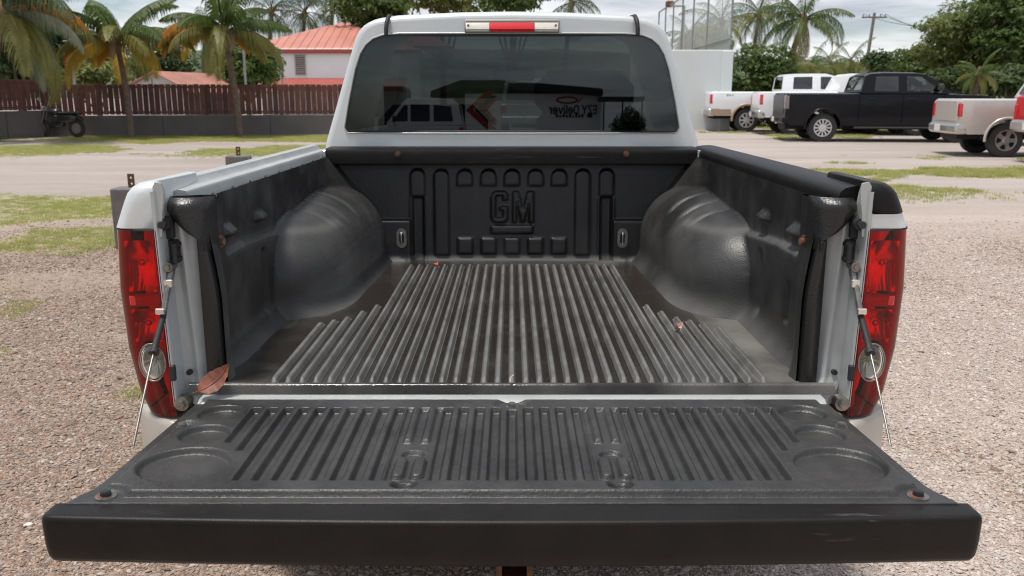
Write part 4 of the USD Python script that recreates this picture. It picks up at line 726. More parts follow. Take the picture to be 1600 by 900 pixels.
F250 = dict(F150, W=2.03, r=.42, oh=1.30, zb=.58, zr=1.42, wb=3.97, bed=1.12, top=[(1.15, 1.42), (1.17, 1.40), (3.5, 1.40), (3.7, 1.38), (4.9, 1.30)], cab=[(1.17, 1.40), (1.22, 1.92), (1.34, 2.02), (1.7, 2.04), (2.7, 2.04), (2.95, 1.98), (3.7, 1.40)], zn=1.26,
    windows=[([(1.55, 1.50), (1.58, 1.93), (2.22, 1.94), (2.22, 1.50)], GLASS_DARK), ([(2.5, 1.50), (2.5, 1.94), (2.85, 1.93), (3.4, 1.52), (3.4, 1.46)], GLASS_DARK)], wsy=2.95, rwy=1.3, lamp=(.98, 1.34, .10), lampmat=HEADRED, my=3.3, seams=[(1.14, .65, 1.42), (2.36, .65, 1.42)], handles=[(1.5, 1.25), (2.62, 1.25)], bump=(.56, .80), bumpmat=DARKCHROME, seat=2.8, spokes=8, flaremat=TAN, flare=.045)
p = on_ground(1170, 206.5)
a_ = vehicle('pickup_truck', 'white pickup with tan lower body and chrome wheels, half hidden at the white wall', 'pickup truck', p + [0, 1.0, 0], HEAD, F250, WHITEP, 'pickups parked in the lot on the right')
decal(a_, 'FX4', .10, 1.0, -.62, 1.22, mat('decal_grey', (.12, .12, .13), .5))
for s in (-1, 1):
    part(a_, 'lower_panel', rbox(s * .985 - .025, s * .985 + .025, -1.26, -.55, .60, .84, .02), TAN, 30)
p = on_ground(1241, 211.5)
vehicle('pickup_truck', 'white pickup mostly hidden directly behind the black crew-cab pickup', 'pickup truck', p + [0, 1.0, 0], HEAD, dict(F250, oh=1.05, bed=1.36, top=[(1.4, 1.42), (1.42, 1.40), (3.5, 1.40), (3.7, 1.38), (4.9, 1.30)], cab=[(1.40, 1.40), (1.62, 1.92), (1.76, 1.99), (1.9, 2.0), (2.7, 2.0), (2.95, 1.96), (3.7, 1.40)], windows=[([(1.75, 1.50), (1.95, 1.90), (2.3, 1.91), (2.3, 1.50)], GLASS_DARK), ([(2.5, 1.50), (2.5, 1.91), (2.85, 1.90), (3.4, 1.52), (3.4, 1.46)], GLASS_DARK)], flaremat=WHITEP, flare=.03), WHITEP, 'pickups parked in the lot on the right')
COL = dict(W=1.74, r=.37, oh=1.02, zb=.50, zr=1.27, wb=3.0, fo=.85, bed=.72, zn=1.10, top=[(.74, 1.27), (.76, 1.25), (2.7, 1.25), (2.9, 1.22), (3.75, 1.13)], cab=[(.76, 1.25), (.95, 1.68), (1.1, 1.72), (2.0, 1.73), (2.25, 1.68), (2.95, 1.24)], windows=[([(1.1, 1.32), (1.14, 1.63), (1.5, 1.63), (1.5, 1.32)], GLASS_DARK), ([(1.65, 1.32), (1.65, 1.63), (2.15, 1.62), (2.6, 1.34)], GLASS_DARK)], wsy=2.25, rwy=1.0, lamp=(.86, 1.18, .07), my=2.4, seams=[(.74, .55, 1.25), (1.58, .55, 1.25)], handles=[(1.7, 1.12)], bump=(.50, .72), bumpmat=DARKCHROME, seat=2.0, spokes=5, flare=.03)
p = on_ground(1560, 246)
vehicle('pickup_truck', 'pale gold pickup with red tail light and chrome step bumper left of the red pickup', 'pickup truck', p + [.2, .82, 0], HEAD, COL, GOLDP, 'pickups parked in the lot on the right')
vehicle('pickup_truck', 'bright red pickup at the right picture edge with a chrome rear bumper', 'pickup truck', (11.5, 15.7, ground_z(15.7)), HEAD + .05, dict(COL, bump=(.62, .86), r=.40, zb=.60, zr=1.36, lampmat=REDP, W=1.85, top=[(.74, 1.36), (.76, 1.33), (2.7, 1.33), (2.9, 1.30), (3.75, 1.2)], oh=1.1), REDP, 'pickups parked in the lot on the right')
SUV = dict(W=1.85, r=.36, oh=.85, zb=.42, zr=1.06, wb=2.75, fo=.85, zn=.98, top=[(2.2, 1.06), (2.4, 1.03), (3.5, .95)], cab=[(-.82, 1.05), (-.70, 1.62), (-.45, 1.78), (.6, 1.84), (1.4, 1.80), (2.35, 1.04)], windows=[([(-.5, 1.15), (-.42, 1.58), (.25, 1.62), (.25, 1.15)], GLASS_DARK), ([(.4, 1.15), (.4, 1.63), (1.2, 1.63), (1.2, 1.15)], GLASS_DARK), ([(1.32, 1.15), (1.32, 1.62), (1.5, 1.6), (2.0, 1.15)], GLASS_DARK)], wsy=1.5, rwy=-.6, lamp=(.75, 1.02, .15), my=1.85, seams=[(.32, .5, 1.06), (1.26, .5, 1.06)], handles=[(.15, .98), (1.1, .98)], bump=(.40, .66), bumpmat=RUBBER, seat=.9, spokes=5)
SED = dict(SUV, W=1.78, r=.32, oh=.95, zb=.34, zr=.98, wb=2.65, top=[(1.9, .98), (2.1, .96), (3.4, .82)], zn=.84, cab=[(-.75, .97), (-.1, 1.36), (.4, 1.45), (1.0, 1.44), (2.05, .96)], windows=[([(-.25, 1.02), (.1, 1.34), (.5, 1.37), (.5, 1.02)], GLASS_DARK), ([(.62, 1.02), (.62, 1.37), (1.0, 1.36), (1.65, 1.02)], GLASS_DARK)], wsy=1.0, rwy=.1, my=1.5)
vehicle('parked_car', 'silver car behind the red and gold pickups near the big trees', 'car', (14.6, 22.3, ground_z(22.3)), HEAD - .1, dict(SED, bumpmat=SILVERCAR), SILVERCAR, None, 1.08)
vehicle('parked_van', 'beige-roofed vehicle whose windscreen shows above the black pickup hood', 'car', (12.4, 29.5, ground_z(29.5)), HEAD, dict(SUV, bumpmat=WHITEP), mat('cream_paint', (.62, .56, .46), .35, coat=.4), None, 1.08)

# ------------------------------------------------------------------ fence, walls, posts
SLATM = [mat(f'fence_wood_{k}', c, .7, var=.3, vscale=5, bump=.3, bscale=40) for k, c in enumerate(((.085, .028, .020), (.10, .034, .024), (.070, .025, .020), (.11, .042, .032)))]
RAILM = mat('fence_rail', (.16, .12, .10), .7, var=.2)
WALLG = mat('grey_fence_base', (.105, .092, .090), .85, var=.14, vscale=1.2, bump=.3, bscale=30)
def fence(A, B, wall_h, slat_h, pitch, label, seed, wall_joints=3):
    r = np.random.default_rng(seed); A, B = np.array(A[:2]), np.array(B[:2]); L = np.linalg.norm(B - A); ang = math.atan2(*(B - A)[::-1])
    t = thing('slat_fence', label, 'fence', (A[0], A[1], ground_z((A[1] + B[1]) / 2)), ang, 'slatted fence around the lot')
    for k in range(wall_joints): part(t, 'base_wall', rbox(k * L / wall_joints + .006, (k + 1) * L / wall_joints - .006, -.07, .07, -.15, wall_h, .01), WALLG)
    for z in (wall_h + .10, wall_h + slat_h - .10): part(t, 'fence_rail', rbox(0, L, .015, .06, z - .035, z + .035, .004), RAILM)
    for k in range(int(L / 2.4) + 1): part(t, 'fence_post', rbox(k * 2.4 - .035, k * 2.4 + .035, .06, .12, wall_h - .1, wall_h + slat_h - .03, .004), RAILM)
    for k in range(int(L / pitch)):
        x = (k + .5) * pitch; w = pitch * (.425 + .03 * r.random()); m = rbox(x - w, x + w, -.022, .004, wall_h + .012 + .015 * r.random(), wall_h + slat_h - .02 * r.random(), .005)
        a = r.normal(0, .012); m.apply_translation((-x, 0, -wall_h - slat_h / 2)); m.apply_transform(trimesh.transformations.euler_matrix(0, a, r.normal(0, .06))); m.apply_translation((x, 0, wall_h + slat_h / 2)); part(t, 'slat', m, SLATM[int(r.integers(0, 4))], False)
FA, FB, FL = on_ground(84, 213.5), on_ground(585, 210), on_ground(-70, 222)
fence(FA, FB, .66, 1.0, .178, 'long dark red slatted fence on a grey base wall running behind the palms', 1, 3)
fence(FL, FA, .84, .95, .165, 'dark red slatted fence section on a taller grey base at the far left', 2, 2)
POSTM = mat('grey_concrete_post', (.13, .122, .115), .9, var=.2, vscale=8, bump=.4, bscale=50)
for (u, v, y, w), lb in zip(((197, 295, 6.1, .31), (368.5, 244, 10.5, .31)), ('grey concrete post with rusty strap just outside the left tail light', 'grey concrete post with rusty strap seen above the left bed rail')):
    c = at(u, v, y=y); t = thing('concrete_post', lb, 'post', (c[0], c[1] + .12, 0), 0, 'concrete posts along the lot')
    part(t, 'post_body', rbox(-w / 2, w / 2, -.12, .12, -.1, c[2], .012), POSTM); st = prism(sbox(-.03, c[2] - .05, .03, c[2] + .125).difference(Point(0, c[2] + .09).buffer(.011)).difference(Point(.004, c[2] + .035).buffer(.011)), -.006, .006, 'y'); part(t, 'iron_strap', moved(st, (.0, .0, 0)), RUST)
# scooter parked at the fence corner
sc = on_ground(108, 213.5); mo = thing('motorcycle', 'dark motorcycle parked against the grey base wall at the fence corner', 'motorcycle', (sc[0] + .55, sc[1] - .55, sc[2]), math.radians(80))
MB_ = mat('motorcycle_paint', (.012, .012, .014), .35, coat=.5)
for y in (0.0, 1.22):
    w = part(mo, 'wheel', trimesh.creation.torus(.22, .065, 28, 10).apply_transform(trimesh.transformations.rotation_matrix(math.pi / 2, [0, 1, 0])).apply_translation((0, y, .285)), TYRE, 60); part(w, 'rim', cyl((-.03, y, .285), (.03, y, .285), .17, 20), STEEL)
part(mo, 'body', cat_([rbox(-.13, .13, -.05, .62, .45, .72, .06), rbox(-.10, .10, .42, .9, .30, .50, .05)]), MB_, 50); part(mo, 'seat', rbox(-.13, .13, -.22, .55, .72, .80, .035), RUBBER, 50)
part(mo, 'fuel_tank', rbox(-.15, .15, .52, .92, .68, .90, .08), MB_, 50); part(mo, 'fork', cat_([cyl((-.08, 1.22, .285), (-.07, 1.0, .95), .022), cyl((.08, 1.22, .285), (.07, 1.0, .95), .022)]), STEEL, 50)
part(mo, 'handlebar', tube([(-.36, .86, 1.02), (-.2, .97, 1.0), (.2, .97, 1.0), (.36, .86, 1.02)], .014, 8), RUBBER, 60); part(mo, 'headlight', cyl((0, 1.06, .9), (0, 1.14, .89), .085, 18), LAMPCLEAR, 40)
for s in (-1, 1): part(mo, 'mirror', cat_([cyl((s * .28, .92, 1.0), (s * .34, .95, 1.17), .008, 6), rbox(s * .36 - .06, s * .36 + .06, .945, .965, 1.15, 1.23, .01)]), CHROME, 40)
part(mo, 'mudguard', tube([(0, -.22, .55), (0, -.1, .64), (0, .1, .64)], .06, 8), MB_, 60); part(mo, 'tail_light', rbox(-.06, .06, -.30, -.24, .66, .72, .01), HEADRED); part(mo, 'exhaust', cyl((.14, -.2, .33), (.14, .4, .3), .04, 12), STEEL)
# white wall on the right with the tall netting fence above it
WALLW = mat('white_render', (.60, .625, .615), .85, var=.035, vscale=.9, bump=.1, bscale=15)
w0, w1 = at(1010, 78, y=31.5), at(1146, 78, y=31.5); wt = thing('white_wall', 'plain white rendered building wall between the cab and the parked white pickup', 'wall')
part(wt, 'wall_panel', rbox(w0[0], w1[0], 31.5, 36, -.1, w0[2], .02), WALLW); part(wt, 'wall_pier', rbox(w1[0] - .40, w1[0] - .003, 31.44, 31.51, -.1, w0[2] - .04, .01), WALLW)
NET = usdkit.material(stage, '/World/Looks/netting', {'t': ('transparent_bsdf', {'color': (1, 1, 1)}), 'd': ('principled_bsdf', {'base_color': (.75, .78, .78), 'roughness': .8}), 'm': ('mix_closure', {'fac': .30})}, [('t.BSDF', 'm.closure1'), ('d.BSDF', 'm.closure2')], surface='m.closure')
GALV = mat('galvanised_pipe', (.26, .26, .26), .5, .5, var=.15)
nf = thing('netting_fence', 'tall pipe and netting fence standing behind the white wall', 'fence')
N0, N1 = at(1141, 78, y=34.5), at(1028, 78, y=55.0); N0[2] = N1[2] = .2; H_ = 6.3
for k in range(7):
    c = N0 + (N1 - N0) * (k / 6) ** .8; part(nf, 'fence_pipe', cyl(c, c + [0, 0, H_], .045, 10), GALV, 60)
part(nf, 'top_rail', cyl(N0 + [0, 0, H_], N1 + [0, 0, H_], .04, 8), GALV, 60); part(nf, 'middle_rail', cyl(N0 + [0, 0, H_ * .55], N1 + [0, 0, H_ * .55], .02, 8), GALV, 60)
part(nf, 'net', loft([[N0 + [.02, 0, .1], N0 + [.02, 0, H_]], [N1 + [.02, 0, .1], N1 + [.02, 0, H_]]], False), NET, False)
for f in (.50, .80): c = N0 + (N1 - N0) * f; part(nf, 'floodlight', cat_([rbox(c[0] - .22, c[0] + .22, c[1] - .2, c[1] + .2, H_ + .1, H_ + .45, .06), cyl(c + [0, 0, H_], c + [0, 0, H_ + .2], .05)]), mat(f'floodlight_rust_{int(f*10)}', (.14, .07, .04), .8))
c = at(1067, 78, y=46); lp = thing('lamp_post', 'thin street lamp with a horizontal arm among the netting fence pipes', 'street lamp', (c[0], 46, 0)); zt = at(1067, 10, y=46)[2]; part(lp, 'pole', cyl((0, 0, 0), (0, 0, zt), .05, 10), GALV, 60); part(lp, 'lamp_arm', rbox(-.62, .05, -.06, .06, zt - .02, zt + .06, .02), GALV)
# poles
UT = mat('utility_pole_wood', (.16, .14, .12), .85, var=.2)
b0, t0 = at(1346, 128, y=72), at(1363, 20, y=72); up = thing('utility_pole', 'leaning wooden utility pole with a crossarm against the sky', 'utility pole', (b0[0], 72, 0)); lean = (t0[0] - b0[0]) / (t0[2] - b0[2]); tp = np.array([lean * t0[2], 0, t0[2]])
part(up, 'pole', tube([(0, 0, 0), tp], [.17, .11], 10), UT, 60); ca = tp - [0, 0, .35]; part(up, 'crossarm', rbox(ca[0] - 1.0, ca[0] + 1.0, -.06, .06, ca[2] - .06, ca[2] + .06, .01), UT)
for dx in (-.9, -.4, .5, .9): part(up, 'insulator', cyl(ca + [dx, 0, .05], ca + [dx, 0, .25], .045, 8), GALV)
part(up, 'transformer_bracket', cat_([rbox(tp[0] * .52 - .22, tp[0] * .52 + .22, -.2, .2, tp[2] * .52, tp[2] * .52 + .35, .05)]), UT)
wires = [(-.9, at(1640, 22, y=40)), (.5, at(1640, 34, y=40)), (.9, at(1640, 60, y=46))]
for dx, e in wires:
    s0 = ca + [dx + b0[0], 72, .25]; part(up, 'wire', tube([np.array(e) * 0 + (s0 + (e - s0) * f - [b0[0], 72, 4 * .8 * f * (1 - f)]) for f in np.linspace(0, 1, 14)], .018, 5), RUBBER, 60)
for (u, vt, vb, y), lb in zip(((379, 55, 135, 39), (109, 60, 135, 34)), ('thin grey pole between the second palm and the red-roofed house', 'thin grey pole with short arms behind the left fence')):
    c = at(u, vt, y=y); lp = thing('grey_pole', lb, 'pole', (c[0], y, 0)); part(lp, 'pole', cyl((0, 0, 0), (0, 0, c[2]), .055, 10), GALV, 60)
    part(lp, 'pole_arm', cat_([rbox(-.28, .28, -.02, .02, c[2] - .12, c[2] - .08, .005)]), GALV)
# ------------------------------------------------------------------ houses behind the fence
ROOF = mat('red_metal_roof', (.43, .17, .125), .5, var=.10, vscale=.7); ROOFD = mat('red_roof_trim', (.30, .06, .045), .5); HW = mat('house_white', (.80, .85, .84), .85, var=.04, vscale=.6); LOUV = mat('louvre', (.50, .50, .47), .6)
hY = 50.0; k_ = 52.0 / FPX
h = thing('red_roof_house', 'two-storey white house with a salmon red metal roof and louvred windows', 'house'); hx = lambda u: (u - 800) * k_; hz = lambda v: at(800, v, y=hY)[2]
x0, x1 = hx(437), hx(640); ze, zr_, zl = hz(78), hz(40), hz(123)
part(h, 'wall', rbox(x0, x1, hY, hY + 8, 0, ze + .1, .02), HW); part(h, 'wall', rbox(hx(411), x0 - .004, hY + 1.2, hY + 8, 0, ze + .1, .02), HW)
def hip(xa, xb, ya, yb, z0, z1, inset, ov=.0):
    v = np.array([(xa, ya, z0), (xb, ya, z0), (xb, yb, z0), (xa, yb, z0), (xa + inset, (ya + yb) / 2, z1), (xb - inset, (ya + yb) / 2, z1)]); f = [[0, 1, 5], [0, 5, 4], [1, 2, 5], [2, 3, 4], [2, 4, 5], [3, 0, 4], [0, 3, 2], [0, 2, 1]]; return trimesh.Trimesh(v, f, process=False)
xa, xb = hx(380), hx(665); rf = part(h, 'roof', hip(xa, xb, hY - .15, hY + 9, ze, zr_ + .35, (xb - xa) * .43), ROOF, False); part(h, 'roof', hip(hx(418), hx(700), hY + 5, hY + 14, ze + .5, hz(40) + .9, 3.0), ROOF, False, 'rear part of the red roof')
for fr_ in np.linspace(.03, .97, 22):
    xx_ = xa + (xb - xa) * fr_; xm = xa + (xb - xa) * (.43 + .14 * fr_); s_ = 1 - max(0, 1)  # standing seams of the metal sheets
    part(rf, 'roof_seam', tube([(xx_, hY - .15, ze + .02), (xx_ * .12 + xm * .88 if False else xx_ + (xm - xx_) * min(1, abs(xx_ - xm) * 0 + .0), hY - .15 + 4.57 * min(1, (min(fr_, 1 - fr_) / .43)), ze + (zr_ + .35 - ze) * min(1, (min(fr_, 1 - fr_) / .43)) + .02)], .018, 5), ROOF)
part(h, 'fascia', cat_([rbox(xa - .02, xb + .02, hY - .21, hY - .153, ze - .20, ze + .02, .01)]), ROOFD); part(h, 'soffit', rbox(xa, xb, hY - .15, hY + 9, ze - .06, ze - .01, .005), HW)
part(h, 'corner_trim', rbox(x0 - .12, x0 + .05, hY - .05, hY + .02, zl, ze - .06, .01), ROOFD)
lo = trimesh.Trimesh(np.array([(hx(388), hY - 1.4, hz(136)), (hx(640), hY - 1.4, hz(136)), (hx(640), hY - .004, hz(122)), (hx(395), hY - .004, hz(122))]), [[0, 1, 2], [0, 2, 3]], process=False); part(h, 'porch_roof', cat_([lo, moved(lo, (0, 0, -.06)).invert() or moved(lo, (0, 0, -.06))]), ROOFD, False); part(h, 'porch_fascia', rbox(hx(388), hx(640), hY - 1.45, hY - 1.403, hz(136) - .25, hz(136) + .01, .005), ROOFD)
for ua, ub, yy in ((417, 432, hY + 1.2), (474, 488, hY), (560, 575, hY)):
    wn = part(h, 'window', rbox(hx(ua) - .08, hx(ub) + .08, yy - .05, yy + .02, hz(116) - .06, hz(87) + .06, .01), LOUV); part(wn, 'opening', rbox(hx(ua), hx(ub), yy - .06, yy - .048, hz(116), hz(87), .002), DARKHOLE)
    for z in np.linspace(hz(116) + .06, hz(87) - .06, 10): m = rbox(hx(ua), hx(ub), -.045, .045, -.006, .006, .002); m.apply_transform(trimesh.transformations.rotation_matrix(-.7, [1, 0, 0])); part(wn, 'louvre_slat', moved(m, (0, yy - .07, z)), LOUV, False)
part(h, 'downpipe', cyl((hx(463), hY - 1.6, hz(137)), (hx(463), hY - 1.6, hz(117)), .05), GALV)
sY = 36.0; s_ = thing('shed', 'low white gabled shed with a rusty red roof behind the fence', 'shed', (0, 0, 0)); g0, gp, g1 = at(203, 134, y=sY), at(243, 112, y=sY), at(286, 137, y=sY)
base = .0; gw = Polygon([(g0[0], base), (g0[0], g0[2]), (gp[0], gp[2]), (g1[0], g1[2]), (g1[0], base)]); dv = np.array([1.6, 8.0, 0])
part(s_, 'gable_wall', prism(gw, sY, sY + .12, 'y'), mat('shed_white', (.52, .54, .54), .8, var=.05)); SHR = mat('rusty_roof', (.34, .15, .11), .65, var=.25, vscale=1.5)
for a, b, nm in ((gp, g1 + [.45, 0, -.20], 'roof'), (g0 + [-.25, 0, -.12], gp, 'roof')):
    a, b = np.array(a) + [0, -.35, .03], np.array(b) + [0, -.35, .03]; v = np.array([a, b, b + dv, a + dv]); v = np.vstack([v, v - [0, 0, .05]]); part(s_, nm, trimesh.convex.convex_hull(v), SHR, False)
part(s_, 'gable_batten', rbox((g0[0] + gp[0]) / 2 + .35, (g0[0] + gp[0]) / 2 + .41, sY - .03, sY - .003, base, gp[2] - .25, .004), GALV)
part(s_, 'side_wall', rbox(g1[0] - .1, g1[0] - .005, sY + .13, sY + 8, base, g1[2] - .05, .01), mat('shed_side', (.2, .2, .2), .8))

# ------------------------------------------------------------------ palms and trees
BARK = mat('palm_trunk', (.12, .085, .065), .9, var=.35, vscale=9, bump=.6, bscale=20); WOOD = mat('tree_bark', (.10, .08, .06), .9, var=.3, vscale=6, bump=.5, bscale=25)
FR = dict(green=leafmat('frond_green', (.07, .11, .025), (.19, .23, .07), .4), olive=leafmat('frond_olive', (.19, .185, .05), (.34, .30, .10), .45), yellow=leafmat('frond_yellow', (.42, .28, .035), (.62, .43, .065), .5), orange=leafmat('frond_orange', (.48, .22, .03), (.64, .34, .06), .5), brown=leafmat('frond_brown', (.26, .165, .10), (.46, .34, .23), .35), grey=leafmat('frond_silvery', (.26, .28, .19), (.44, .46, .34), .4), dark=leafmat('frond_dark', (.05, .075, .028), (.12, .15, .055), .35))
def frond(L, elev, droop, n, ll, hang, r, width=.019):
    """one palm leaf in its own x-z plane: a bending midrib with two rows of hanging leaflets"""
    t = np.linspace(0, 1, 14); ang = elev - droop * t ** 1.3; dx = np.cos(ang); dz = np.sin(ang); x = np.concatenate([[0], np.cumsum((dx[1:] + dx[:-1]) / 2)]) / 13 * L; z = np.concatenate([[0], np.cumsum((dz[1:] + dz[:-1]) / 2)]) / 13 * L
    m = tube(np.stack([x, 0 * x, z], 1), np.linspace(.035, .006, 14) * (L / 2.5) ** .5, 5, False); V, F = [np.array(m.vertices)], [np.array(m.faces)]; k = len(m.vertices); P, Q = [], []
    for i in range(n):
        f = .14 + .86 * (i + .5) / n; px, pz, a = np.interp(f, t, x), np.interp(f, t, z), np.interp(f, t, ang); l = ll * (math.sin(math.pi * min(1, .12 + f * .86)) ** .7) * (.85 + .3 * r.random())
        tg = np.array([math.cos(a), 0, math.sin(a)])
        for s in (-1, 1):
            hg = hang * (.7 + .6 * r.random()); d1 = tg * .5 + np.array([0, s * .85, -.12 * hg]); d1 /= np.linalg.norm(d1); d2 = tg * .3 + np.array([0, s * .5, -.9 * hg]); d2 /= np.linalg.norm(d2); d3 = tg * .1 + np.array([0, s * .22, -1.1 * hg]); d3 /= np.linalg.norm(d3)
            o = np.array([px, 0, pz]); p1 = o + d1 * l * .35; p2 = p1 + d2 * l * .4; p3 = p2 + d3 * l * .35; w = tg * width * (L / 2.5) ** .5 * (.8 + .5 * r.random())
            b = k + len(P); P += [o - w * .5, o + w * .5, p1 - w, p1 + w, p2 - w * .8, p2 + w * .8, p3]; Q += [[b, b + 1, b + 3], [b, b + 3, b + 2], [b + 2, b + 3, b + 5], [b + 2, b + 5, b + 4], [b + 4, b + 5, b + 6]]
    return trimesh.Trimesh(np.vstack(V + [np.array(P)]), np.vstack(F + [np.array(Q)]), process=False)
def palm(label, base, top, rad, nf, L, cols, seed, ll=.62, n=34, low=-.9, group=None, cat='palm tree', hang=1.0, extra=()):
    r = np.random.default_rng(seed); base, top = np.array(base, float), np.array(top, float); t = thing('palm_tree', label, cat, base, 0, group); d = top - base
    f = np.linspace(0, 1, 26); bend = np.array([d[0], d[1], 0]) * 0; pts = np.outer(f, d) + np.stack([.12 * d[2] * .35 * np.sin(f * math.pi) * np.sign(d[0] + 1e-3) * -.6, 0 * f, 0 * f], 1)
    part(t, 'trunk', tube(pts, rad * (1.25 - .45 * f) * (1 + .07 * (np.arange(26) % 2)), 10), BARK, 60)
    part(t, 'crown_shaft', tube([d - [0, 0, .35], d - [0, 0, .05], d + [0, 0, .3]], [rad * 1.1, rad * 1.5, rad * .6], 9), FRB, 60)
    for k in range(nf):
        q = k / max(1, nf - 1); az = k * 2.39996 + r.normal(0, .25); el = 1.35 - (1.35 - low) * q ** .75 + r.normal(0, .1); c = cols[min(len(cols) - 1, int(q * len(cols) + r.normal(0, .35)))] if len(cols) > 1 else cols[0]
        m = frond(L * (.8 + .3 * r.random()), el, 1.1 + 1.0 * q + r.normal(0, .15), n, ll * L / 2.5, hang * (.7 + .8 * q), r); m.apply_transform(trimesh.transformations.rotation_matrix(az, [0, 0, 1])); part(t, 'frond', moved(m, d), FR[c], False)
    for az, el, dr, LL, c, hg in extra:
        m = frond(LL, el, dr, n + 6, ll * LL / 2.5, hg, r); m.apply_transform(trimesh.transformations.rotation_matrix(az, [0, 0, 1])); part(t, 'frond', moved(m, d), FR[c], False)
    return t
FRB = mat('palm_crown_base', (.15, .095, .045), .8, var=.4, vscale=10)
b1 = on_ground(205, 215.5); palm('young coconut palm with orange drooping fronds, the nearer trunk to the fence corner', b1, at(182, 66, y=b1[1]), .085, 16, 2.5, ['green', 'green', 'olive', 'yellow'], 3, low=.15, n=64, extra=[(3.0, .5, 1.9, 2.2, 'brown', 1.2), (3.3, .2, 1.5, 1.9, 'orange', 1.3), (2.7, .0, 1.3, 1.5, 'yellow', 1.3), (.3, .5, 1.8, 2.2, 'olive', 1.1), (5.9, .8, 2.2, 1.6, 'brown', 1.3), (2.8, .3, 1.6, 2.4, 'olive', 1.3), (4.4, -.3, 1.0, 1.2, 'orange', 1.2), (3.7, .45, 2.0, 2.0, 'orange', 1.4), (5.0, .5, 2.2, 1.5, 'brown', 1.4)])
b2 = on_ground(374, 213.5); palm('coconut palm with a big golden orange frond standing in front of the fence', b2, at(349, 52, y=b2[1]), .092, 16, 2.5, ['green', 'green', 'olive', 'olive'], 8, low=.15, n=64, extra=[(3.05, .6, 1.9, 2.6, 'yellow', 1.5), (3.3, .45, 1.9, 2.4, 'orange', 1.6), (2.8, .4, 2.0, 2.2, 'yellow', 1.4), (.2, .2, 1.7, 1.6, 'olive', 1.3), (.5, -.2, 1.2, 1.1, 'orange', 1.2), (4.6, .0, 1.7, 1.2, 'brown', 1.2), (3.5, .65, 2.1, 2.5, 'orange', 1.6), (5.3, .4, 2.2, 1.3, 'brown', 1.4), (1.0, .5, 1.9, 1.8, 'orange', 1.3)])
b3 = on_ground(-22, 222); palm('palm at the far left edge with long pale drooping fronds over the fence', b3, at(6, 18, y=b3[1]), .14, 14, 3.2, ['green', 'dark', 'olive', 'olive'], 15, low=-.3, n=64, extra=[(-.25, -.25, 1.3, 2.3, 'grey', 1.4), (-.1, -.9, .6, 2.4, 'grey', 1.2), (.1, .2, 1.6, 2.6, 'grey', 1.2), (.3, .5, 1.7, 2.5, 'orange', 1.4), (-.5, -.1, 1.7, 2.8, 'olive', 1.5)])
for i, (u, v, y, L, sd, lb) in enumerate(((424, 18, 62, 3.6, 21, 'tall coconut palm behind the red-roofed house, left of three'), (476, 20, 64, 3.8, 22, 'tall coconut palm behind the red-roofed house, middle of three'), (520, 14, 70, 3.6, 23, 'tall coconut palm behind the red-roofed house, right of three'), (322, 52, 48, 2.6, 24, 'dark hanging-frond palm seen between the two orange-tinged palms'), (893, 4, 60, 3.0, 25, 'palm whose fronds show just above the cab roof'))):
    tp_ = at(u, v, y=y); palm(lb, (tp_[0] - .3, y, 0), tp_, .15, 17, L, ['dark', 'dark', 'green'], sd, n=26, low=-.8, hang=.9)
tb, tt = at(1229, 112, y=36), at(1256, 30, y=36); palm('leaning palm with a brown dead skirt beside the dense hedge tree', (tb[0] - .35, 36, .1), tt, .12, 17, 2.3, ['green', 'green', 'green', 'olive'], 31, low=-.55, n=34, extra=[(3.9, -1.1, .5, 1.9, 'brown', .9), (5.2, -1.2, .4, 1.6, 'brown', .8), (.1, .5, 2.4, 2.6, 'green', 1.2), (2.9, .7, 2.2, 2.2, 'green', 1.0)])
for u, v, y, L, sd, lb in ((1530, 116, 33, 1.15, 41, 'small pale green palm before the big trees on the right'), (1235, 104, 60, 2.0, 42, 'small distant palm just right of the leaning palm trunk'), (1266, 108, 62, 2.3, 43, 'small distant palm above the white pickup cab'), (1298, 100, 66, 2.2, 44, 'distant palm left of the utility pole'), (1330, 96, 70, 2.6, 45, 'distant palm touching the utility pole'), (1128, 34, 45, 2.3, 46, 'palm behind the netting fence, nearest its right end'), (1078, 58, 52, 2.2, 47, 'palm low behind the netting fence at its left end'), (1186, 22, 42, 2.2, 48, 'palm fronds rising above the dense hedge tree')):
    tp_ = at(u, v, y=y); palm(lb, (tp_[0] - .1, y, ground_z(y) - .1), tp_, .09, 20, L, ['green', 'olive'] if sd == 41 else ['green', 'olive', 'green'], sd, n=24, low=-.7, hang=.8)
LF = dict(bright=leafmat('leaf_bright', (.10, .17, .035), (.38, .46, .15), .55, .9), mid=leafmat('leaf_mid', (.08, .13, .03), (.44, .50, .17), .55, .9), dark=leafmat('leaf_dark', (.045, .075, .02), (.16, .20, .065), .45, .9), olive=leafmat('leaf_olive', (.12, .15, .038), (.54, .54, .20), .55, .8))
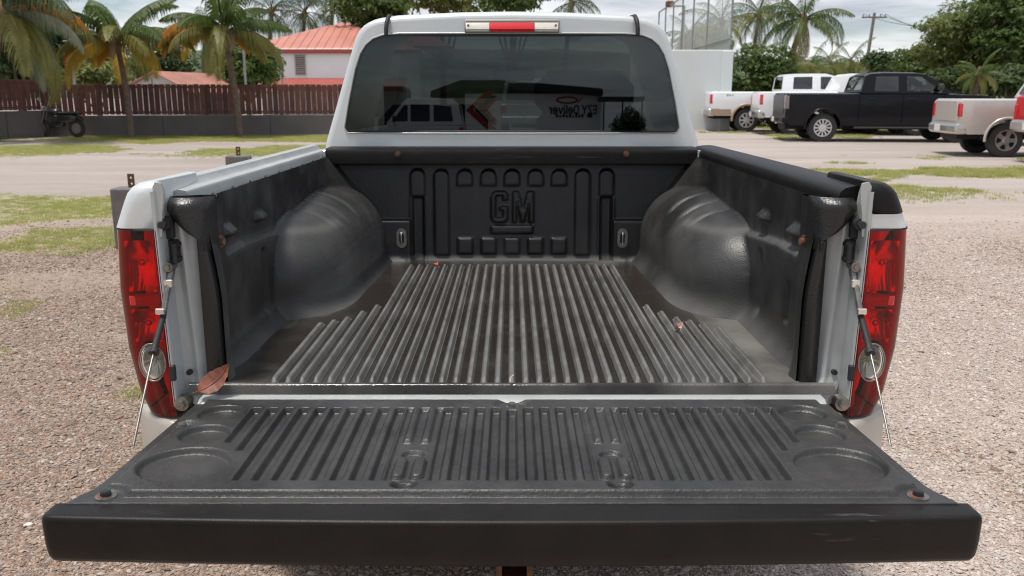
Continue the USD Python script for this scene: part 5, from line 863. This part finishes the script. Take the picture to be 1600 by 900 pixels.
def tree(name, label, x, y, z0, lobes, n, size, mt, seed, trunk=.2, group=None, cat='tree'):
    """lobes: (dx, dy, z, rx, ry, rz) leaf masses; the crown is leaf clumps spread over them with gaps between"""
    r = np.random.default_rng(seed); t = thing(name, label, cat, (x, y, z0), 0, group); V, F = [], []
    vol = np.array([l[3] * l[5] for l in lobes]); cnt = np.maximum(1, (n * vol / vol.sum()).astype(int)); tops = []
    for (dx, dy, z, rx, ry, rz), c in zip(lobes, cnt):
        nc = max(4, c // 26); d = r.normal(0, 1, (nc, 3)); d /= np.linalg.norm(d, axis=1, keepdims=True); rad = (0.68 + .32 * r.random(nc) ** .5) * (.82 + .36 * meshkit.noise(d * 2.2 + seed, seed)); C0 = d * rad[:, None] * [rx, ry, rz] + [dx, dy, z]; tops.append((dx, dy, z - rz * .3))
        k = np.repeat(np.arange(nc), 26); o = r.normal(0, 1, (len(k), 3)); o[:, 2] = np.abs(o[:, 2]) * 1.1 - .35; o /= np.linalg.norm(o, axis=1, keepdims=True); P = C0[k] + o * (size * 2.6 * (.55 + .9 * r.random(nc))[k] * (.75 + .35 * r.random(len(k))))[:, None] * [1.15, 1.15, .7]; nrm = o * .8 + d[k] * .5 + r.normal(0, .45, (len(k), 3)) + [0, 0, .65]; nrm /= np.linalg.norm(nrm, axis=1, keepdims=True)
        a = np.cross(nrm, r.normal(0, 1, (len(k), 3))); a /= np.linalg.norm(a, axis=1, keepdims=True); b = np.cross(nrm, a); s = size * (.6 + .7 * r.random((len(k), 1)))
        q = np.stack([P - a * s, P + b * s * .42 - nrm * s * .1, P + a * s, P - b * s * .42 - nrm * s * .1], 1); i = sum(map(len, V)); V.append(q.reshape(-1, 3)); f = np.arange(len(k))[:, None] * 4 + i; F.append(np.vstack([f + [0, 1, 2], f + [0, 2, 3]]))
    tm = [tube([(0, 0, -.2), (0, 0, lobes[0][2] * .25), (lobes[0][0] * .3, lobes[0][1] * .3, lobes[0][2] * .7)], [trunk * 1.3, trunk, trunk * .7], 9)] + [tube([(lobes[0][0] * .1, 0, lobes[0][2] * .3), (dx * .5, dy * .5, z * .6), (dx, dy, z)], [trunk * .6, trunk * .4, trunk * .15], 6) for dx, dy, z in tops]
    part(t, 'trunk', cat_(tm), WOOD, 60); part(t, 'crown', trimesh.Trimesh(np.vstack(V), np.vstack(F), process=False), LF[mt], False); return t
def tree_at(label, u, v, hw, hh, y, n, size, mt, seed, name='broadleaf_tree', lob=6, **k):
    """a tree whose crown is centred where (u, v) looks at distance y, hw and hh pixels in half width and height"""
    r = np.random.default_rng(seed + 500); c = at(u, v, y=y); px = (y + 1.8) / FPX; rx, rz = hw * px, hh * px; g = float(ground_z(y)); L = [(0, 0, c[2] - g, rx * .7, rx * .7, rz * .75)]
    for i in range(lob): a = i / lob * 6.283 + r.random(); L.append((rx * .55 * math.cos(a) * (.7 + .5 * r.random()), rx * .5 * r.normal(), c[2] - g + rz * .5 * math.sin(a) * (.8 + .4 * r.random()), rx * (.32 + .2 * r.random()), rx * .4, rz * (.32 + .2 * r.random())))
    if lob > 6:  # lower boughs that reach out and catch the light from above
        for i in range(11): q = (i + .5) / 11; a = 6.283 * (i * .618 % 1); L.append((rx * .85 * (2 * (i * .618 % 1) - 1), -rx * (.55 + .4 * q), c[2] - g + rz * (.45 - 1.2 * q), rx * .34, rx * .32, rz * .15))
    return tree(name, label, c[0], y, g, L, n, size, mt, seed, trunk=max(.1, rx * .07), **k)
T = [('dark dense tree behind the fence at the far left edge', 22, 62, 85, 85, 38, 9000, .16, 'dark', 1), ('mid-green tree behind the fence between the far left edge and first palm', 118, 88, 62, 55, 40, 6000, .16, 'mid', 2), ('low bushy olive tree over the fence right of the first palm trunk', 150, 118, 55, 22, 37, 3000, .13, 'olive', 3),
     ('dark airy tree behind the shed roof', 222, 98, 28, 26, 62, 1500, .2, 'dark', 4), ('second dark tree between shed and golden palm frond', 262, 92, 34, 36, 64, 2200, .2, 'dark', 5), ('bright green tree between the second palm and the red-roofed house', 385, 98, 46, 46, 41, 6500, .13, 'bright', 6),
     ('large tree top left of the cab roof, behind the house', 588, 4, 58, 46, 58, 5500, .22, 'mid', 7), ('tree top directly above the cab roof, left of the brake light', 690, -2, 62, 26, 66, 3800, .22, 'olive', 8), ('tree top above the cab roof, right of the brake light', 800, -6, 66, 30, 66, 4200, .22, 'mid', 9),
     ('green shrub mass behind the netting fence', 1098, 70, 46, 24, 58, 3500, .2, 'mid', 10), ('small round dark tree right of the utility pole', 1376, 98, 24, 17, 66, 2200, .18, 'dark', 12), ('low green tree left of the big right-hand trees', 1438, 98, 30, 28, 48, 3500, .15, 'mid', 13),
     ('big spreading yellow-green tree on the right behind the pickups', 1506, 72, 74, 66, 44, 22000, .125, 'olive', 14), ('tallest big green tree at the right picture edge', 1594, 50, 92, 92, 41, 26000, .125, 'mid', 15), ('low dark bush under the big right-hand trees', 1575, 128, 50, 22, 36, 4500, .13, 'dark', 16), ('low dark bush behind the black pickup hood', 1470, 128, 45, 18, 40, 3500, .13, 'dark', 17)]
for lb, u, v, hw, hh, y, n, sz_, mt, sd in T: tree_at(lb, u, v, hw, hh, y, n, sz_, mt, sd, lob=8 if n > 8000 else 6)
c = at(1190, 100, y=34.5); g = float(ground_z(34.5)); tree('hedge_tree', 'dense dark green hedge tree beside the white wall', c[0], 34.5, g, [(dx, r_, z, .75, .8, .62) for dx in (-.75, .0, .75) for z, r_ in ((.6, 0), (1.35, .1), (2.1, -.1))] + [(-.5, 0, 2.75, .75, .7, .5), (.35, 0, 2.85, .8, .7, .45), (.9, 0, 2.5, .4, .6, .5)], 14000, .085, 'mid', 60, trunk=.1)
for k, (u, hh_) in enumerate(((1245, 14), (1280, 11), (1312, 13), (1352, 12), (1400, 15))):
    tree_at(['leftmost of the distant trees over the white pickups', 'second distant tree over the white pickups', 'distant tree just left of the utility pole base', 'distant tree at the utility pole base', 'distant tree between utility pole and big trees'][k], u, 118, 30, hh_, 120, 1500, .45, 'mid', 70 + k)
# far hills
hs = []; xs = np.linspace(-700, 900, 170); ys = np.linspace(380, 760, 14)
X, Y = np.meshgrid(xs, ys, indexing='ij'); Zh = 34 * np.sin(np.pi * np.clip((Y - 380) / 380, 0, 1)) * (0.25 + .9 * meshkit.fbm(np.stack([X / 130, Y / 130, X * 0], -1), 4)) - 1 + 3 * meshkit.fbm(np.stack([X / 14, Y / 14, X * 0], -1), 2)
m = usdkit.mesh(stage, '/World/hills', trimesh.Trimesh(np.stack([X, Y, Zh], -1).reshape(-1, 3), grid_faces(170, 14), process=False), mat('hill_forest', (.05, .075, .03), .95, var=.4, vscale=.03), True); tag(m.GetPrim(), kind='structure')

# ------------------------------------------------------------------ the yard behind the camera, seen reflected in the rear window
def mirror_pt(u, v, d):
    """where something reflected at (u, v) in the rear window stands, d metres of path away"""
    r = ray(u, v); n = np.array([0, -1.0, TILT]); n /= np.linalg.norm(n); P = CAM + r * ((1.703 - CAM[1]) / r[1]); rr = r - 2 * n * np.dot(r, n); return P + rr * ((d - 3.5) / abs(rr[1]))
yb = mirror_pt(800, 180, 53)[1]
dw = thing('depot_building', 'long white depot with a dark roof and lettering, reflected in the cab rear window', 'building'); mx = lambda u: mirror_pt(u, 180, 53)[0]; mz = lambda v: mirror_pt(800, v, 53)[2]
DRK = mat('depot_dark_roof', (.02, .02, .022), .6); RD = mat('depot_red', (.40, .03, .03), .5)
part(dw, 'wall', rbox(mx(718), mx(972), yb - 8, yb, -.2, mz(146), .03), HW); part(dw, 'wall', rbox(mx(655), mx(697), yb - 8, yb, -.2, mz(152), .03), mat('depot_grey', (.22, .21, .20), .8)); part(dw, 'doorway', rbox(mx(697) + .01, mx(718) - .01, yb - 3, yb - .3, -.2, mz(140), .03), DARKHOLE)
prf = np.array([(mx(653), mz(150)), (mx(712), mz(134)), (mx(778), mz(134)), (mx(968), mz(147)), (mx(968), mz(143)), (mx(778), mz(130)), (mx(712), mz(130)), (mx(653), mz(146))]); part(dw, 'roof', prism(Polygon(prf).buffer(.15), yb - 8.2, yb + .6, 'y'), DRK, False)
for dz in (0, 1.15):
    for sgn, z0 in ((1, 1.0), (-1, 2.6)): pass
xc0, xc1, zc = mx(720), mx(776), mz(172); hh_ = mz(142) - zc
for q, mt in ((0.0, RD), (.5, DRK), (.85, RD)):
    for sg in (-1, 1): part(dw, 'chevron', prism(Polygon([(xc0 + q * 1.2, zc), (xc0 + q * 1.2 + .5, zc), (xc1, zc + sg * hh_ * (1 - q * .5)), (xc1 - .5 if q else xc1 - .7, zc + sg * hh_ * (1 - q * .5))]), yb + .01, yb + .04, 'y'), mt, False)
def wall_text(text, hgt, xl, z, mt, name):
    m = meshkit.text_mesh(text, hgt, .03, True); v = np.array(m.vertices); return part(dw, name, trimesh.Trimesh(np.stack([xl - v[:, 0], yb + .03 + v[:, 2], z + v[:, 1]], 1), m.faces, process=False), mt, False)
wall_text('EZY Deliver', .50, mx(962), mz(178), DRK, 'lettering'); mk = prism(shapely.affinity.translate(shapely.affinity.scale(Point(0, 0).buffer(1, 16), .24, .11), mx(945), mz(181)), yb + .03, yb + .05, 'y'); part(dw, 'logo_mark', mk, DRK, False)
rl = np.random.default_rng(4); xs_ = mx(932) - np.arange(9) * .245  # the second line is too small to read in the photograph: one short stroke group for each illegible character
part(dw, 'small_lettering', cat_([rbox(x - .19, x - .02, yb + .03, yb + .05, mz(183.4), mz(183.4) + .10 + .10 * rl.random(), .004) for x in xs_]), DRK, False)
el = Point(0, 0).buffer(1, 24); from_ = shapely.affinity.scale(el, .85, .22).difference(shapely.affinity.scale(el, .68, .12)); part(dw, 'logo', prism(shapely.affinity.translate(from_, mx(898), mz(156.5)), yb + .01, yb + .04, 'y'), RD, False)
part(dw, 'logo_stroke', cat_([prism(Polygon([(mx(918), mz(161)), (mx(920), mz(161)), (mx(930), mz(152)), (mx(928), mz(152))]), yb + .01, yb + .04, 'y'), ]), DRK, False)
pv = mirror_pt(640, 180, 36); vehicle('parked_van', 'white minivan reflected at the left of the cab rear window', 'van', (mirror_pt(672, 180, 36)[0], pv[1], 0), math.radians(90), dict(SUV, bumpmat=WHITEP), WHITEP, None, 1.38)
ab = mirror_pt(562, 180, 60); bt = thing('dark_building', 'dark flat-roofed block reflected at the far left of the rear window', 'building', (ab[0], ab[1], 0)); part(bt, 'wall', rbox(-1.2, .9, -6, 0, -.2, mirror_pt(562, 134, 60)[2], .03), DRK); part(bt, 'red_awning', rbox(.9, 4.2, -3, .4, 2.0, 2.9, .05), RD); part(bt, 'awning_post', cyl((4.0, .2, 0), (4.0, .2, 2.0), .06), DRK)
cp_ = mirror_pt(1010, 175, 50); ct = thing('open_carport', 'open carport with a flat roof reflected at the right of the rear window', 'carport', (cp_[0], cp_[1], 0)); zt = mirror_pt(1010, 157, 50)[2]; part(ct, 'roof', rbox(-1.4, 2.4, -3, 0, zt, zt + .22, .03), DRK)
for x in (-1.2, .4, 2.2): part(ct, 'roof_post', rbox(x - .06, x + .06, -.2, -.08, -.1, zt, .01), DRK)
tree('broadleaf_tree', 'dark tree standing by the carport, reflected in the rear window', cp_[0] + 2.6, cp_[1] - 9, 0, [(0, 0, 1.5, 1.3, 1.3, .9), (.9, 0, 1.6, .8, .8, .6), (-.9, 0, 1.4, .8, .8, .6)], 1800, .2, 'dark', 90)
vehicle('parked_car', 'pale car ahead of the cab, seen through the rear window and windscreen', 'car', (.55, 27, ground_z(27)), 0.0, dict(SUV, bumpmat=SILVERCAR), SILVERCAR, None, 1.0)
